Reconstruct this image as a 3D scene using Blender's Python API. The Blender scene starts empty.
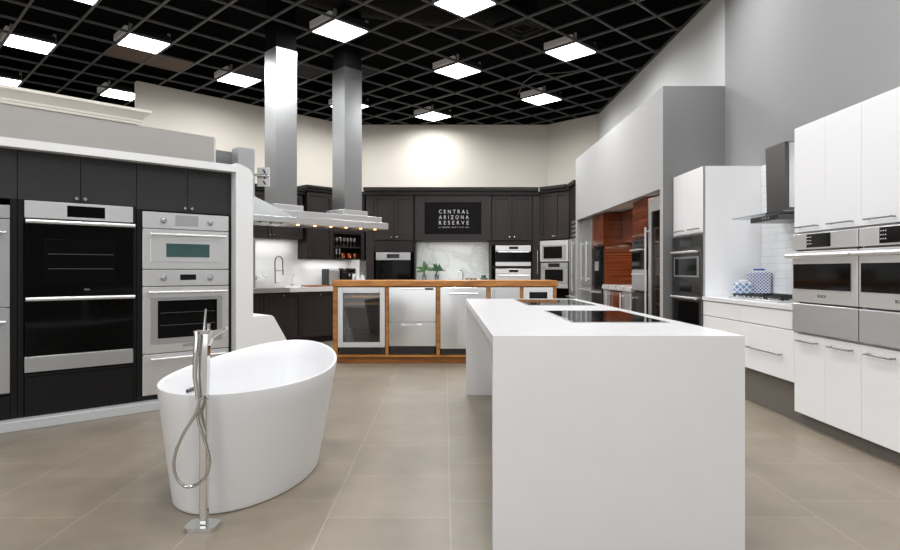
import bpy, bmesh, math, random
from mathutils import Vector, Matrix
random.seed(7)
scene = bpy.context.scene
COL = scene.collection
CAMZ = 1.21
PI = math.pi

# ------------------------------------------------------------------ materials
def lin(h):
    h = h.lstrip('#')
    out = []
    for i in (0, 2, 4):
        c = int(h[i:i+2], 16) / 255
        out.append(c/12.92 if c <= .04045 else ((c+.055)/1.055)**2.4)
    return (*out, 1)

def mat(name, hexc, rough=.5, metal=0, noise=0, nscale=(6, 6, 6), bump=0, coat=0, spec=.5, rnoise=0):
    m = bpy.data.materials.new(name); m.use_nodes = True
    nt = m.node_tree; b = nt.nodes['Principled BSDF']
    c = lin(hexc)
    b.inputs['Base Color'].default_value = c
    b.inputs['Roughness'].default_value = rough
    b.inputs['Metallic'].default_value = metal
    b.inputs['Coat Weight'].default_value = coat
    b.inputs['Coat Roughness'].default_value = .08
    b.inputs['Specular IOR Level'].default_value = spec
    if noise or bump or rnoise:
        tc = nt.nodes.new('ShaderNodeTexCoord'); mp = nt.nodes.new('ShaderNodeMapping')
        mp.inputs['Scale'].default_value = nscale
        nz = nt.nodes.new('ShaderNodeTexNoise'); nz.inputs['Scale'].default_value = 1
        nz.inputs['Detail'].default_value = 6
        nt.links.new(tc.outputs['Object'], mp.inputs[0]); nt.links.new(mp.outputs[0], nz.inputs['Vector'])
        if noise:
            r = nt.nodes.new('ShaderNodeValToRGB')
            r.color_ramp.elements[0].position = .3; r.color_ramp.elements[1].position = .7
            r.color_ramp.elements[0].color = tuple(x*(1-noise) for x in c[:3]) + (1,)
            r.color_ramp.elements[1].color = tuple(min(1, x*(1+noise)) for x in c[:3]) + (1,)
            nt.links.new(nz.outputs[0], r.inputs[0]); nt.links.new(r.outputs[0], b.inputs['Base Color'])
        if rnoise:
            mr = nt.nodes.new('ShaderNodeMapRange')
            mr.inputs['To Min'].default_value = max(.02, rough-rnoise); mr.inputs['To Max'].default_value = rough+rnoise
            nt.links.new(nz.outputs[0], mr.inputs[0]); nt.links.new(mr.outputs[0], b.inputs['Roughness'])
        if bump:
            bp = nt.nodes.new('ShaderNodeBump'); bp.inputs['Strength'].default_value = bump
            bp.inputs['Distance'].default_value = .01
            nt.links.new(nz.outputs[0], bp.inputs['Height']); nt.links.new(bp.outputs[0], b.inputs['Normal'])
    return m

def emit(name, hexc, strength):
    m = bpy.data.materials.new(name); m.use_nodes = True
    nt = m.node_tree; b = nt.nodes['Principled BSDF']
    b.inputs['Base Color'].default_value = (.8, .8, .8, 1)
    b.inputs['Emission Color'].default_value = lin(hexc)
    b.inputs['Emission Strength'].default_value = strength
    return m

def wood(name, c1, c2, scale, rough=.35, coat=.2, dist=3.0, detail=3):
    m = bpy.data.materials.new(name); m.use_nodes = True
    nt = m.node_tree; b = nt.nodes['Principled BSDF']
    tc = nt.nodes.new('ShaderNodeTexCoord'); mp = nt.nodes.new('ShaderNodeMapping')
    mp.inputs['Scale'].default_value = scale
    nz = nt.nodes.new('ShaderNodeTexNoise'); nz.inputs['Scale'].default_value = 1
    nz.inputs['Detail'].default_value = detail; nz.inputs['Distortion'].default_value = dist*.2
    r = nt.nodes.new('ShaderNodeValToRGB')
    r.color_ramp.elements[0].position = .32; r.color_ramp.elements[1].position = .68
    r.color_ramp.elements[0].color = lin(c1); r.color_ramp.elements[1].color = lin(c2)
    nt.links.new(tc.outputs['Object'], mp.inputs[0]); nt.links.new(mp.outputs[0], nz.inputs['Vector'])
    nt.links.new(nz.outputs[0], r.inputs[0]); nt.links.new(r.outputs[0], b.inputs['Base Color'])
    b.inputs['Roughness'].default_value = rough; b.inputs['Coat Weight'].default_value = coat; b.inputs['Specular IOR Level'].default_value = .3
    return m

def marble(name, base, vein, scale=2.0, rough=.15):
    m = bpy.data.materials.new(name); m.use_nodes = True
    nt = m.node_tree; b = nt.nodes['Principled BSDF']
    tc = nt.nodes.new('ShaderNodeTexCoord')
    nz = nt.nodes.new('ShaderNodeTexNoise'); nz.inputs['Scale'].default_value = scale
    nz.inputs['Detail'].default_value = 8; nz.inputs['Distortion'].default_value = 1.2
    r = nt.nodes.new('ShaderNodeValToRGB')
    e = r.color_ramp.elements
    e[0].position = .44; e[0].color = lin(base); e[1].position = .56; e[1].color = lin(base)
    k = e.new(.5); k.color = lin(vein)
    nt.links.new(tc.outputs['Object'], nz.inputs['Vector'])
    nt.links.new(nz.outputs[0], r.inputs[0]); nt.links.new(r.outputs[0], b.inputs['Base Color'])
    b.inputs['Roughness'].default_value = rough
    return m

def brick(name, c1, c2, mortar, bw, rh, mort, rough, swap, offset=.5, freq=2, noise=0, bump=.3, bscale=1.0, origin=(0, 0, 0)):
    # swap: which object axes feed the tile texture
    m = bpy.data.materials.new(name); m.use_nodes = True
    nt = m.node_tree; b = nt.nodes['Principled BSDF']
    tc = nt.nodes.new('ShaderNodeTexCoord'); sp = nt.nodes.new('ShaderNodeSeparateXYZ'); cb = nt.nodes.new('ShaderNodeCombineXYZ')
    ad = nt.nodes.new('ShaderNodeVectorMath'); ad.operation = 'ADD'; ad.inputs[1].default_value = origin
    nt.links.new(tc.outputs['Object'], ad.inputs[0]); nt.links.new(ad.outputs[0], sp.inputs[0])
    nt.links.new(sp.outputs[swap[0]], cb.inputs[0]); nt.links.new(sp.outputs[swap[1]], cb.inputs[1])
    br = nt.nodes.new('ShaderNodeTexBrick')
    br.offset = offset; br.offset_frequency = freq
    br.inputs['Color1'].default_value = lin(c1); br.inputs['Color2'].default_value = lin(c2)
    br.inputs['Mortar'].default_value = lin(mortar)
    br.inputs['Scale'].default_value = 1; br.inputs['Mortar Size'].default_value = mort
    br.inputs['Mortar Smooth'].default_value = .1
    br.inputs['Brick Width'].default_value = bw; br.inputs['Row Height'].default_value = rh
    nt.links.new(cb.outputs[0], br.inputs['Vector'])
    out = br.outputs['Color']
    if noise:
        nz = nt.nodes.new('ShaderNodeTexNoise'); nz.inputs['Scale'].default_value = 2.2; nz.inputs['Detail'].default_value = 9
        nz.inputs['Roughness'].default_value = .6
        mr = nt.nodes.new('ShaderNodeMapRange'); mr.inputs['From Min'].default_value = .3; mr.inputs['From Max'].default_value = .7
        mr.inputs['To Min'].default_value = 1-noise; mr.inputs['To Max'].default_value = 1+noise
        mx = nt.nodes.new('ShaderNodeVectorMath'); mx.operation = 'SCALE'
        nt.links.new(tc.outputs['Object'], nz.inputs['Vector']); nt.links.new(nz.outputs[0], mr.inputs[0])
        nt.links.new(out, mx.inputs[0]); nt.links.new(mr.outputs[0], mx.inputs['Scale'])
        out = mx.outputs[0]
    nt.links.new(out, b.inputs['Base Color'])
    if bump:
        bp = nt.nodes.new('ShaderNodeBump'); bp.inputs['Strength'].default_value = bump; bp.inputs['Distance'].default_value = .004
        bp.invert = True
        nt.links.new(br.outputs['Fac'], bp.inputs['Height']); nt.links.new(bp.outputs[0], b.inputs['Normal'])
    b.inputs['Roughness'].default_value = rough
    return m

def glass(name, tint, gl=.12):
    m = bpy.data.materials.new(name); m.use_nodes = True
    nt = m.node_tree; nt.nodes.remove(nt.nodes['Principled BSDF'])
    o = nt.nodes['Material Output']
    t = nt.nodes.new('ShaderNodeBsdfTransparent'); t.inputs[0].default_value = lin(tint)
    g = nt.nodes.new('ShaderNodeBsdfGlossy'); g.inputs['Roughness'].default_value = .03; g.inputs[0].default_value = (.9, .9, .9, 1)
    x = nt.nodes.new('ShaderNodeMixShader'); x.inputs[0].default_value = gl
    nt.links.new(t.outputs[0], x.inputs[1]); nt.links.new(g.outputs[0], x.inputs[2]); nt.links.new(x.outputs[0], o.inputs[0])
    return m

M = {}
M['floor'] = brick('taupe_tile', '#877d6e', '#82786a', '#968c7d', .6, .6, .004, .38, ('Y', 'X'), .36, 3, .14, .25, origin=(.575, -3.15+6, 0))
M['white_quartz'] = mat('white_quartz', '#e5e5e6', .22, noise=.012)
M['white_lacquer'] = mat('white_lacquer', '#f1f1f2', .28)
M['white_wall'] = mat('white_wall', '#ececec', .6, noise=.01, nscale=(3, 3, 3))
M['bright_wall'] = mat('bright_wall', '#c6c7c6', .7)
M['tub'] = mat('tub_acrylic', '#e2e2e3', .34)
M['cream'] = mat('cream_wall', '#c4beb4', .7)
M['cream_trim'] = mat('cream_trim', '#efe9dd', .5)
M['grey_wall'] = mat('grey_wall', '#8a8a8a', .65)
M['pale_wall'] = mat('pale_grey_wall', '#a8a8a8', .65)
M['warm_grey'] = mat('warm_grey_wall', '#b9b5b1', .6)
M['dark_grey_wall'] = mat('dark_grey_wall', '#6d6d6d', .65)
M['taupe_kick'] = mat('taupe_kick', '#6a655f', .55)
M['curb'] = mat('pale_curb', '#c0c2c4', .35)
M['charcoal'] = mat('charcoal_slab', '#2f2f30', .45, spec=.3, noise=.05, nscale=(40, 4, 3))
M['black_lacquer'] = mat('black_panel', '#131213', .4, spec=.25)
M['carcass_dark'] = mat('dark_carcass', '#1c1b1b', .6)
M['carcass_white'] = mat('white_carcass', '#dedede', .5)
M['espresso'] = wood('espresso_wood', '#282222', '#2e2828', (14, 14, 1.6), .45, .03)
M['espresso_dark'] = wood('espresso_dark_wood', '#1d1818', '#221d1d', (14, 14, 1.6), .5, 0)
M['oak'] = wood('honey_wood', '#96602a', '#c98a46', (2.5, 9, 14), .4, .15)
M['oak_dark'] = wood('honey_wood_dark', '#7c4a20', '#9c632e', (2.5, 9, 14), .45, .1)
M['zebra'] = wood('red_zebra_wood', '#421b0f', '#87482a', (1.2, 1.2, 75), .2, .4, 2.0, 4)
M['steel'] = mat('brushed_steel', '#d2d3d4', .36, .8, nscale=(2, 2, 60), rnoise=.02)
M['steel_v'] = mat('brushed_steel_vertical', '#d6d7d8', .14, 1, nscale=(5, 5, 1), bump=.12)
M['steel_hood'] = mat('hood_steel', '#9fa0a0', .32, 1, nscale=(2, 2, 90), rnoise=.07)
M['steel_light'] = mat('light_steel', '#ebebeb', .35, .85, nscale=(2, 2, 60), rnoise=.02)
M['steel_mid'] = mat('mid_steel', '#bcbdbe', .38, .8, nscale=(2, 2, 60), rnoise=.02)
M['steel_dark'] = mat('dark_steel', '#6b6a6a', .33, 1, nscale=(3, 3, 120), rnoise=.05)
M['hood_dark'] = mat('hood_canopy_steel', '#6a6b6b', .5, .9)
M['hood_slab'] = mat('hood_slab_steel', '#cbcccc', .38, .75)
M['dark_nickel'] = mat('dark_nickel', '#8a8a8a', .3, 1)
M['chrome'] = mat('chrome', '#e3e4e4', .07, 1)
M['nickel'] = mat('satin_nickel', '#c9c8c5', .22, 1)
M['black_glass'] = mat('black_glass', '#030303', .06, spec=.16)
M['cook_glass'] = mat('cooktop_glass', '#060606', .05, spec=.5)
M['oven_glass'] = mat('oven_glass', '#090909', .07, spec=.12)
M['teal_glass'] = mat('teal_glass', '#3d5d5c', .08, spec=.6)  # greenish reflection put into the colour of the oven window
M['display'] = mat('display_black', '#0a0a0b', .12)
M['display_mark'] = emit('display_mark', '#d8dde0', .3)
M['mark'] = mat('dark_mark', '#3c3c3d', .5)
M['pale_mark'] = mat('pale_mark', '#9a9a9a', .5)
M['lettering'] = mat('pale_lettering', '#d6d3d2', .6)
M['lettering_dim'] = mat('dim_lettering', '#8b8786', .6)
M['sign'] = mat('sign_black', '#0d0b0c', .5, spec=.1)
M['tee'] = mat('grid_grey', '#4d4d4d', .6)
M['deck'] = mat('deck_black', '#070707', .95, spec=.1)
M['duct'] = mat('duct_black', '#0c0c0c', .7, spec=.2, noise=.3, nscale=(5, 5, 5))
M['tile_brown'] = mat('ceiling_tile_brown', '#57483c', .85)
M['tile_dark'] = mat('ceiling_tile_dark', '#181818', .8, spec=.2)
def lens(name):
    m = bpy.data.materials.new(name); m.use_nodes = True
    nt = m.node_tree; nt.nodes.remove(nt.nodes['Principled BSDF'])
    e = nt.nodes.new('ShaderNodeEmission'); e.inputs[1].default_value = 5
    t = nt.nodes.new('ShaderNodeBsdfTransparent'); a = nt.nodes.new('ShaderNodeAddShader')
    nt.links.new(e.outputs[0], a.inputs[0]); nt.links.new(t.outputs[0], a.inputs[1]); nt.links.new(a.outputs[0], nt.nodes['Material Output'].inputs[0])
    return m
M['diffuser'] = lens('light_diffuser')
M['bulb'] = emit('warm_bulb', '#ffb560', 10)
M['housing'] = mat('light_housing', '#8a8a8a', .5)
M['driver_lit'] = mat('light_driver_lit', '#e0e0e0', .4)  # raised pale grey, puts the lit housing side into the colour
M['cond'] = mat('conduit_grey', '#6c6c6c', .5)
M['shiplap'] = brick('white_tile', '#eeeff0', '#ecedee', '#dde0e2', .3, .075, .004, .2, ('X', 'Z'), .5, 2, 0, .3)
M['subway'] = brick('pale_tile', '#e4e5e4', '#e0e1e0', '#dddedd', .3, .1, .003, .2, ('X', 'Z'), .5, 2, 0, .3)
M['marble'] = marble('white_marble', '#e6e9e7', '#d3d6d4', 1.3)
M['marble_dark'] = marble('grey_marble', '#cfccc8', '#8b8480', 9, .2)
M['wine_glass_front'] = glass('wine_cooler_glass', '#d2cecb', .07)
M['clear'] = glass('clear_glass', '#e9eeee', .25)
M['shelf_wood'] = wood('shelf_wood', '#b58c5c', '#d4ad7a', (3, 10, 10), .5, 0)
M['inside'] = mat('cooler_inside', '#4d433f', .6)
M['copper'] = mat('copper', '#d8855c', .22, 1)
M['leaf'] = mat('leaf_green', '#55804a', .5, noise=.25, nscale=(20, 20, 20))
M['leaf_dark'] = mat('leaf_dark_green', '#35603a', .5, noise=.25, nscale=(20, 20, 20))
M['black_plastic'] = mat('black_plastic', '#161617', .3)
M['iron'] = mat('cast_iron', '#1c1c1d', .6)
M['blue'] = mat('cobalt_blue', '#3c52a0', .3)
M['candle'] = mat('candle_olive', '#6d6545', .5)
M['ceramic'] = mat('white_ceramic', '#eceef0', .2)
M['red'] = mat('red_fruit', '#a8323c', .4)

def pattern(name, base, ink, scale, kind):
    m = bpy.data.materials.new(name); m.use_nodes = True
    nt = m.node_tree; b = nt.nodes['Principled BSDF']
    tc = nt.nodes.new('ShaderNodeTexCoord'); mp = nt.nodes.new('ShaderNodeMapping')
    mp.inputs['Scale'].default_value = (scale,)*3
    mp.inputs['Rotation'].default_value = (0, PI/4 if kind == 'lattice' else 0, 0)
    sp = nt.nodes.new('ShaderNodeSeparateXYZ')
    nt.links.new(tc.outputs['Object'], mp.inputs[0]); nt.links.new(mp.outputs[0], sp.inputs[0])
    s = []
    for ax in ('X', 'Z'):
        n = nt.nodes.new('ShaderNodeMath'); n.operation = 'SINE'
        nt.links.new(sp.outputs[ax], n.inputs[0]); s.append(n)
    f = nt.nodes.new('ShaderNodeMath'); f.operation = 'MAXIMUM' if kind == 'lattice' else 'MULTIPLY'
    nt.links.new(s[0].outputs[0], f.inputs[0]); nt.links.new(s[1].outputs[0], f.inputs[1])
    r = nt.nodes.new('ShaderNodeValToRGB')
    th = .8 if kind == 'lattice' else .1
    r.color_ramp.elements[0].position = th-.06; r.color_ramp.elements[1].position = th+.06
    a, c = (ink, base) if kind == 'lattice' else (base, ink)
    if kind == 'lattice': a, c = base, ink
    r.color_ramp.elements[0].color = lin(a); r.color_ramp.elements[1].color = lin(c)
    nt.links.new(f.outputs[0], r.inputs[0]); nt.links.new(r.outputs[0], b.inputs['Base Color'])
    b.inputs['Roughness'].default_value = .25
    return m
M['blue_lattice'] = pattern('blue_lattice', '#7e98bb', '#e6ecf3', 150, 'lattice')
M['blue_dots'] = pattern('blue_dots', '#e8ecf4', '#41559a', 190, 'dots')

# ------------------------------------------------------------------ mesh helpers
class MB:
    def __init__(s): s.bm = bmesh.new()
    def box(s, x0, x1, y0, y1, z0, z1, bev=0):
        x0, x1 = min(x0, x1), max(x0, x1); y0, y1 = min(y0, y1), max(y0, y1); z0, z1 = min(z0, z1), max(z0, z1)
        r = bmesh.ops.create_cube(s.bm, size=1)
        for v in r['verts']:
            v.co = Vector(((x0+x1)/2+v.co.x*(x1-x0), (y0+y1)/2+v.co.y*(y1-y0), (z0+z1)/2+v.co.z*(z1-z0)))
        if bev:
            es = list({e for v in r['verts'] for e in v.link_edges})
            bmesh.ops.bevel(s.bm, geom=es, offset=bev, segments=1, affect='EDGES', clamp_overlap=True)
        return s
    def hexa(s, bot, top):
        vs = [s.bm.verts.new(p) for p in bot] + [s.bm.verts.new(p) for p in top]
        n = len(bot)
        s.bm.faces.new(vs[:n][::-1]); s.bm.faces.new(vs[n:])
        for i in range(n):
            j = (i+1) % n
            s.bm.faces.new((vs[i], vs[j], vs[n+j], vs[n+i]))
        return s
    def tube(s, path, r, seg=14, caps=True):
        path = [Vector(p) for p in path]
        rs = r if isinstance(r, (list, tuple)) else [r]*len(path)
        rings = []; ref = None
        for i, p in enumerate(path):
            a = path[max(0, i-1)]; b = path[min(len(path)-1, i+1)]
            d = (b-a).normalized()
            if ref is None:
                ref = Vector((0, 0, 1)) if abs(d.z) < .9 else Vector((1, 0, 0))
            u = (ref - d*ref.dot(d)).normalized(); w = d.cross(u); ref = u
            rings.append([s.bm.verts.new(p + (u*math.cos(2*PI*k/seg) + w*math.sin(2*PI*k/seg))*rs[i]) for k in range(seg)])
        for A, B in zip(rings, rings[1:]):
            for k in range(seg):
                j = (k+1) % seg
                s.bm.faces.new((A[k], A[j], B[j], B[k]))
        if caps:
            s.bm.faces.new(rings[0][::-1]); s.bm.faces.new(rings[-1])
        return s
    def lathe(s, prof, c=(0, 0, 0), seg=20):
        rings = []
        for r, z in prof:
            if r < 1e-5: rings.append([s.bm.verts.new((c[0], c[1], c[2]+z))])
            else: rings.append([s.bm.verts.new((c[0]+r*math.cos(2*PI*k/seg), c[1]+r*math.sin(2*PI*k/seg), c[2]+z)) for k in range(seg)])
        for A, B in zip(rings, rings[1:]):
            for k in range(seg):
                j = (k+1) % seg
                if len(A) == 1 and len(B) == 1: continue
                if len(A) == 1: s.bm.faces.new((A[0], B[j], B[k]))
                elif len(B) == 1: s.bm.faces.new((A[k], A[j], B[0]))
                else: s.bm.faces.new((A[k], A[j], B[j], B[k]))
        return s
    def prism(s, poly, y0, y1):          # polygon in local x,z pushed through y
        a = [s.bm.verts.new((p[0], y0, p[1])) for p in poly]; b = [s.bm.verts.new((p[0], y1, p[1])) for p in poly]
        s.bm.faces.new(a); s.bm.faces.new(b[::-1])
        n = len(poly)
        for i in range(n):
            j = (i+1) % n
            s.bm.faces.new((a[j], a[i], b[i], b[j]))
        return s
    def slab(s, poly, z0, z1):           # polygon in x,y pushed through z
        return s.hexa([(p[0], p[1], z0) for p in poly], [(p[0], p[1], z1) for p in poly])
    def build(s, name, m, parent=None, loc=None, rot=None, sharp=32):
        bmesh.ops.recalc_face_normals(s.bm, faces=s.bm.faces[:])
        for f in s.bm.faces: f.smooth = True
        for e in s.bm.edges:
            if len(e.link_faces) == 2 and e.calc_face_angle(0) > math.radians(sharp): e.smooth = False
        me = bpy.data.meshes.new(name); s.bm.to_mesh(me); s.bm.free()
        me.materials.append(m)
        o = bpy.data.objects.new(name, me); COL.objects.link(o)
        if parent: o.parent = parent
        if loc: o.location = loc
        if rot is not None: o.rotation_euler = (0, 0, rot)
        return o

def tag(o, label=None, cat=None, group=None, kind=None):
    if label: o['label'] = label
    if cat: o['category'] = cat
    if group: o['group'] = group
    if kind: o['kind'] = kind
    return o
def thing(name, label, cat, loc=(0, 0, 0), rot=0, group=None):
    o = bpy.data.objects.new(name, None); COL.objects.link(o)
    o.location = loc; o.rotation_euler = (0, 0, rot); o.empty_display_size = .1
    return tag(o, label, cat, group)
def struct(name, mb, m, label=None, loc=None, rot=None):
    o = mb.build(name, m, None, loc, rot); o['kind'] = 'structure'
    if label: o['label'] = label
    return o
def text_mesh(name, txt, size, m, parent, loc, rot=(PI/2, 0, 0), spacing=1.0, width=None, depth=.001):
    cu = bpy.data.curves.new('t', 'FONT'); cu.body = txt; cu.size = size; cu.align_x = 'CENTER'
    cu.space_character = spacing; cu.extrude = depth; cu.resolution_u = 3
    t = bpy.data.objects.new('t', cu); COL.objects.link(t)
    dg = bpy.context.evaluated_depsgraph_get(); dg.update()
    me = bpy.data.meshes.new_from_object(t.evaluated_get(dg))
    bpy.data.objects.remove(t); bpy.data.curves.remove(cu)
    if width:
        xs = [v.co.x for v in me.vertices]; w = max(xs)-min(xs); c = (max(xs)+min(xs))/2
        for v in me.vertices: v.co.x = (v.co.x-c)*width/w
    me.name = name; me.materials.clear(); me.materials.append(m)
    o = bpy.data.objects.new(name, me); COL.objects.link(o); o.parent = parent; o.location = loc; o.rotation_euler = rot
    return o

def bar_h(mb, x0, x1, z, y, r=.006, yb=0, inset=.02):       # horizontal bar handle in front of y=yb
    mb.tube([(x0, y, z), (x1, y, z)], r)
    for x in (x0+inset, x1-inset): mb.tube([(x, yb, z), (x, y, z)], r*.8, 10)
    return mb
def bar_v(mb, z0, z1, x, y, r=.006, yb=0, inset=.03):
    mb.tube([(x, y, z0), (x, y, z1)], r)
    for z in (z0+inset, z1-inset): mb.tube([(x, yb, z), (x, y, z)], r*.8, 10)
    return mb
def knob_mb(x, z, y=0, r=.014):
    b = MB(); b.tube([(x, y, z), (x, y-.012, z), (x, y-.013, z), (x, y-.026, z), (x, y-.03, z)], [r*.45, r*.45, r, r, r*.7]); return b
def shaker(x0, x1, z0, z1, y=0, th=.022, fr=.06):
    b = MB()
    b.box(x0, x0+fr, y, y+th, z0, z1, .002); b.box(x1-fr, x1, y, y+th, z0, z1, .002)
    b.box(x0+fr, x1-fr, y, y+th, z1-fr, z1, .002); b.box(x0+fr, x1-fr, y, y+th, z0, z0+fr, .002)
    b.box(x0+fr-.004, x1-fr+.004, y+.016, y+th-.001, z0+fr-.004, z1-fr+.004)
    return b
def slabdoor(x0, x1, z0, z1, y=0, th=.02): return MB().box(x0, x1, y, y+th, z0, z1, .0015)
def carcass(x0, x1, d, z0, z1, shelves=(), y0=.023, th=.018):
    b = MB()
    b.box(x0, x0+th, y0, d, z0, z1); b.box(x1-th, x1, y0, d, z0, z1)
    b.box(x0+th, x1-th, d-th, d, z0, z1)
    for z in sorted(set((z0, z1-th) + tuple(shelves))): b.box(x0+th, x1-th, y0, d-th, z, z+th)
    return b

def appliance(name, label, cat, loc, rot, x0, x1, d, rows, group=None, body='steel_dark', yf=-.02, inset=.022):
    """front panels proud of the cabinet face, a body in the cavity behind"""
    t = thing(name, label, cat, loc, rot, group)
    zs = [r['z'][0] for r in rows] + [r['z'][1] for r in rows]
    MB().box(x0+inset, x1-inset, .001, d, min(zs)+.02, max(zs)-.02).build('body', M[body], t)
    for r in rows:
        z0, z1 = r['z']; m = M[r.get('m', 'steel')]; w = x1-x0
        if r['k'] == 'panel':
            p = MB().box(x0, x1, yf, 0, z0, z1, .003).build('control_panel', m, t)
            if 'disp' in r:
                a, b2, c, e = r['disp']
                dd = MB().box(x0+a, x0+b2, yf-.003, yf+.004, z0+c, z0+e, .001).build('display', M[r.get('dm', 'display')], p)
            for kx in r.get('knobs', ()):
                zc = (z0+z1)/2
                kb = MB().tube([(x0+kx, yf, zc), (x0+kx, yf-.004, zc), (x0+kx, yf-.005, zc), (x0+kx, yf-.032, zc), (x0+kx, yf-.035, zc)], [.03, .03, .022, .019, .015], 20)
                kb.box(x0+kx-.003, x0+kx+.003, yf-.04, yf-.03, zc-.018, zc+.018)
                kb.build('knob', M['steel_mid'], p)
            if r.get('marks'):
                mk = MB(); a, b2, c, e = r['disp']
                for i in range(3):
                    for j in range(3):
                        xx = x0+a+(.012+.02*i); zz = z0+c+(e-c)*(.25+.25*j)
                        mk.box(xx, xx+.007, yf-.0045, yf-.002, zz, zz+.006)
                mk.build('display_mark', M['display_mark'], p)
        else:
            kind = 'door' if r['k'] == 'door' else 'drawer'
            p = MB().box(x0, x1, yf, 0, z0, z1, .003).build(kind, m, t)
            if 'frame' in r:
                a, b2, c, e = r['frame']
                MB().box(x0+a, x0+b2, yf-.006, yf+.002, c, e, .003).build('window_frame', M[r.get('fm', 'steel_light')], p)
            if 'win' in r:
                a, b2, c, e = r['win']
                MB().box(x0+a, x0+b2, yf-.009, yf+.002, c, e, .001).build('window', M[r.get('wm', 'oven_glass')], p)
                if r.get('racks'):
                    rk = MB()
                    for q in range(r['racks']):
                        zz = c+(e-c)*(q+1)/(r['racks']+1)
                        rk.box(x0+a+.02, x0+b2-.02, yf-.0105, yf-.007, zz, zz+.006)
                    rk.build('rack', M['mark'], p)
            if 'h' in r:
                hz, hin, hr, hy = r['h']
                b = bar_h(MB(), x0+hin, x1-hin, hz, yf-hy, hr, yf, .03)
                b.build('handle', M[r.get('hm', 'steel_light')], p)
            if 'vh' in r:
                hx, a, b2 = r['vh']
                bar_v(MB(), a, b2, x0+hx, yf-.05, .011, yf, .05).build('handle', M['steel_light'], p)
            if 'badge' in r:
                bx, bz, txt, sz, bm = r['badge']
                text_mesh('badge', txt, sz, M[bm], p, (x0+bx, yf-.0095 if r.get('onglass') else yf-.0005, bz))
            if 'plate' in r:
                bx, bz, pw, ph = r['plate']
                MB().box(x0+bx-pw/2, x0+bx+pw/2, yf-.003, yf+.001, bz-ph/2, bz+ph/2, .001).build('nameplate', M['steel_mid'], p)
    return t

# ------------------------------------------------------------------ setting
struct('floor', MB().box(-9, 3.5, -4, 14.5, -.1, 0), M['floor'])
struct('ceiling', MB().box(-9, 3.5, -4, 14.5, 5.9, 6.0), M['deck'], 'black roof deck above the open grid')
XR = 3.386
struct('wall_right', MB().box(XR, XR+.12, -4, 7.256, 0, 4.665), M['grey_wall'], 'grey wall behind the white cabinets')
struct('wall_right_far', MB().box(XR, XR+.12, 7.256, 13.28, 0, 4.665), M['bright_wall'])
struct('wall_back', MB().box(-2.6, 2.43, 14.27, 14.37, 0, 4.665), M['cream'])
struct('wall_back_right', MB().slab([(2.43, 14.27), (3.386, 13.28), (3.5, 13.35), (2.5, 14.37)], 0, 4.665), M['cream'])
# angled cream wall, free end at the left
a45 = (math.sqrt(.5), math.sqrt(.5))
struct('wall_back_left', MB().slab([(-5.616, 10.94), (-2.28, 14.27), (-2.36, 14.35), (-5.70, 11.02)], 0, 4.66), M['cream'])
struct('wall_left', MB().box(-9.1, -9, -4, 14.5, 0, 4.665), M['warm_grey'])
struct('wall_plenum', MB().box(XR, XR+.12, -4, 14.5, 4.666, 5.9).box(-9.1, XR, 14.4, 14.5, 0, 5.9).box(-9.1, -9, -4, 14.4, 4.666, 5.9).box(-9, XR, -4.1, -4, 4.6, 5.9), M['deck'], 'black upper walls above the ceiling grid')
# grey partition with the alcove opening
pt = MB()
PX, PZ = 2.636, 3.435
pt.box(PX, PX+.1, 7.256, 12.1, 2.205, PZ)
pt.box(PX, PX+.1, 11.985, 12.1, 0, 2.205); pt.box(PX, PX+.1, 7.256, 7.36, 0, 2.205)
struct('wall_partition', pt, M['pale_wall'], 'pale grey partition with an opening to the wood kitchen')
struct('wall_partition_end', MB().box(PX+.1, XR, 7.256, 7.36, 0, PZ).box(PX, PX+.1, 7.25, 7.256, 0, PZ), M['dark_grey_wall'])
struct('wall_partition_return', MB().box(PX+.1, XR, 11.985, 12.06, 0, 2.9), M['pale_wall'])
struct('ceiling_alcove', MB().box(PX+.1, XR, 7.36, 11.985, 2.22, 2.26), M['warm_grey'])

# ceiling grid of T bars at 45 degrees
H = 3.43; ZC = CAMZ+H
CA, CB = .61, .628
AC = Vector((-1.509, 8.637))
ua = Vector((math.sqrt(.5), math.sqrt(.5))); ub = Vector((-math.sqrt(.5), math.sqrt(.5)))
def cell(a, b): return AC + ua*(a*CA) + ub*(b*CB)
def inside(p):
    if not (-8.9 < p.x < 3.37 and -1 < p.y < 14.2): return False
    if p.x + p.y > 16.6: return False
    if p.y - p.x > 16.48 and p.x > -5.7: return False
    return True
def clip(o, d):
    s = [t*.02 for t in range(-1000, 1000) if inside(o+d*(t*.02))]
    segs = []
    for t in s:
        if segs and t-segs[-1][1] < .03: segs[-1][1] = t
        else: segs.append([t, t])
    return segs
grid = MB()
def tee(o, d, w, zb):
    n = Vector((-d.y, d.x))
    for t0, t1 in clip(o, d):
        if t1-t0 < .1: continue
        p, q = o+d*t0, o+d*t1
        for hw, za, zt in ((w/2, zb, zb+.004), (.004, zb+.004, zb+.032)):
            poly = [p-n*hw, q-n*hw, q+n*hw, p+n*hw]
            grid.slab(poly, za, zt)
for i in range(-16, 22): tee(cell(i-.5, 0), ub, .034, ZC)
for j in range(-14, 20): tee(cell(0, j-.5), ua, .024, ZC+.002)
# wall angle along the right wall
grid.box(3.355, 3.385, -1, 13.2, ZC, ZC+.03)
struct('ceiling_grid', grid, M['tee'], 'open grey metal ceiling grid')

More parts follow.
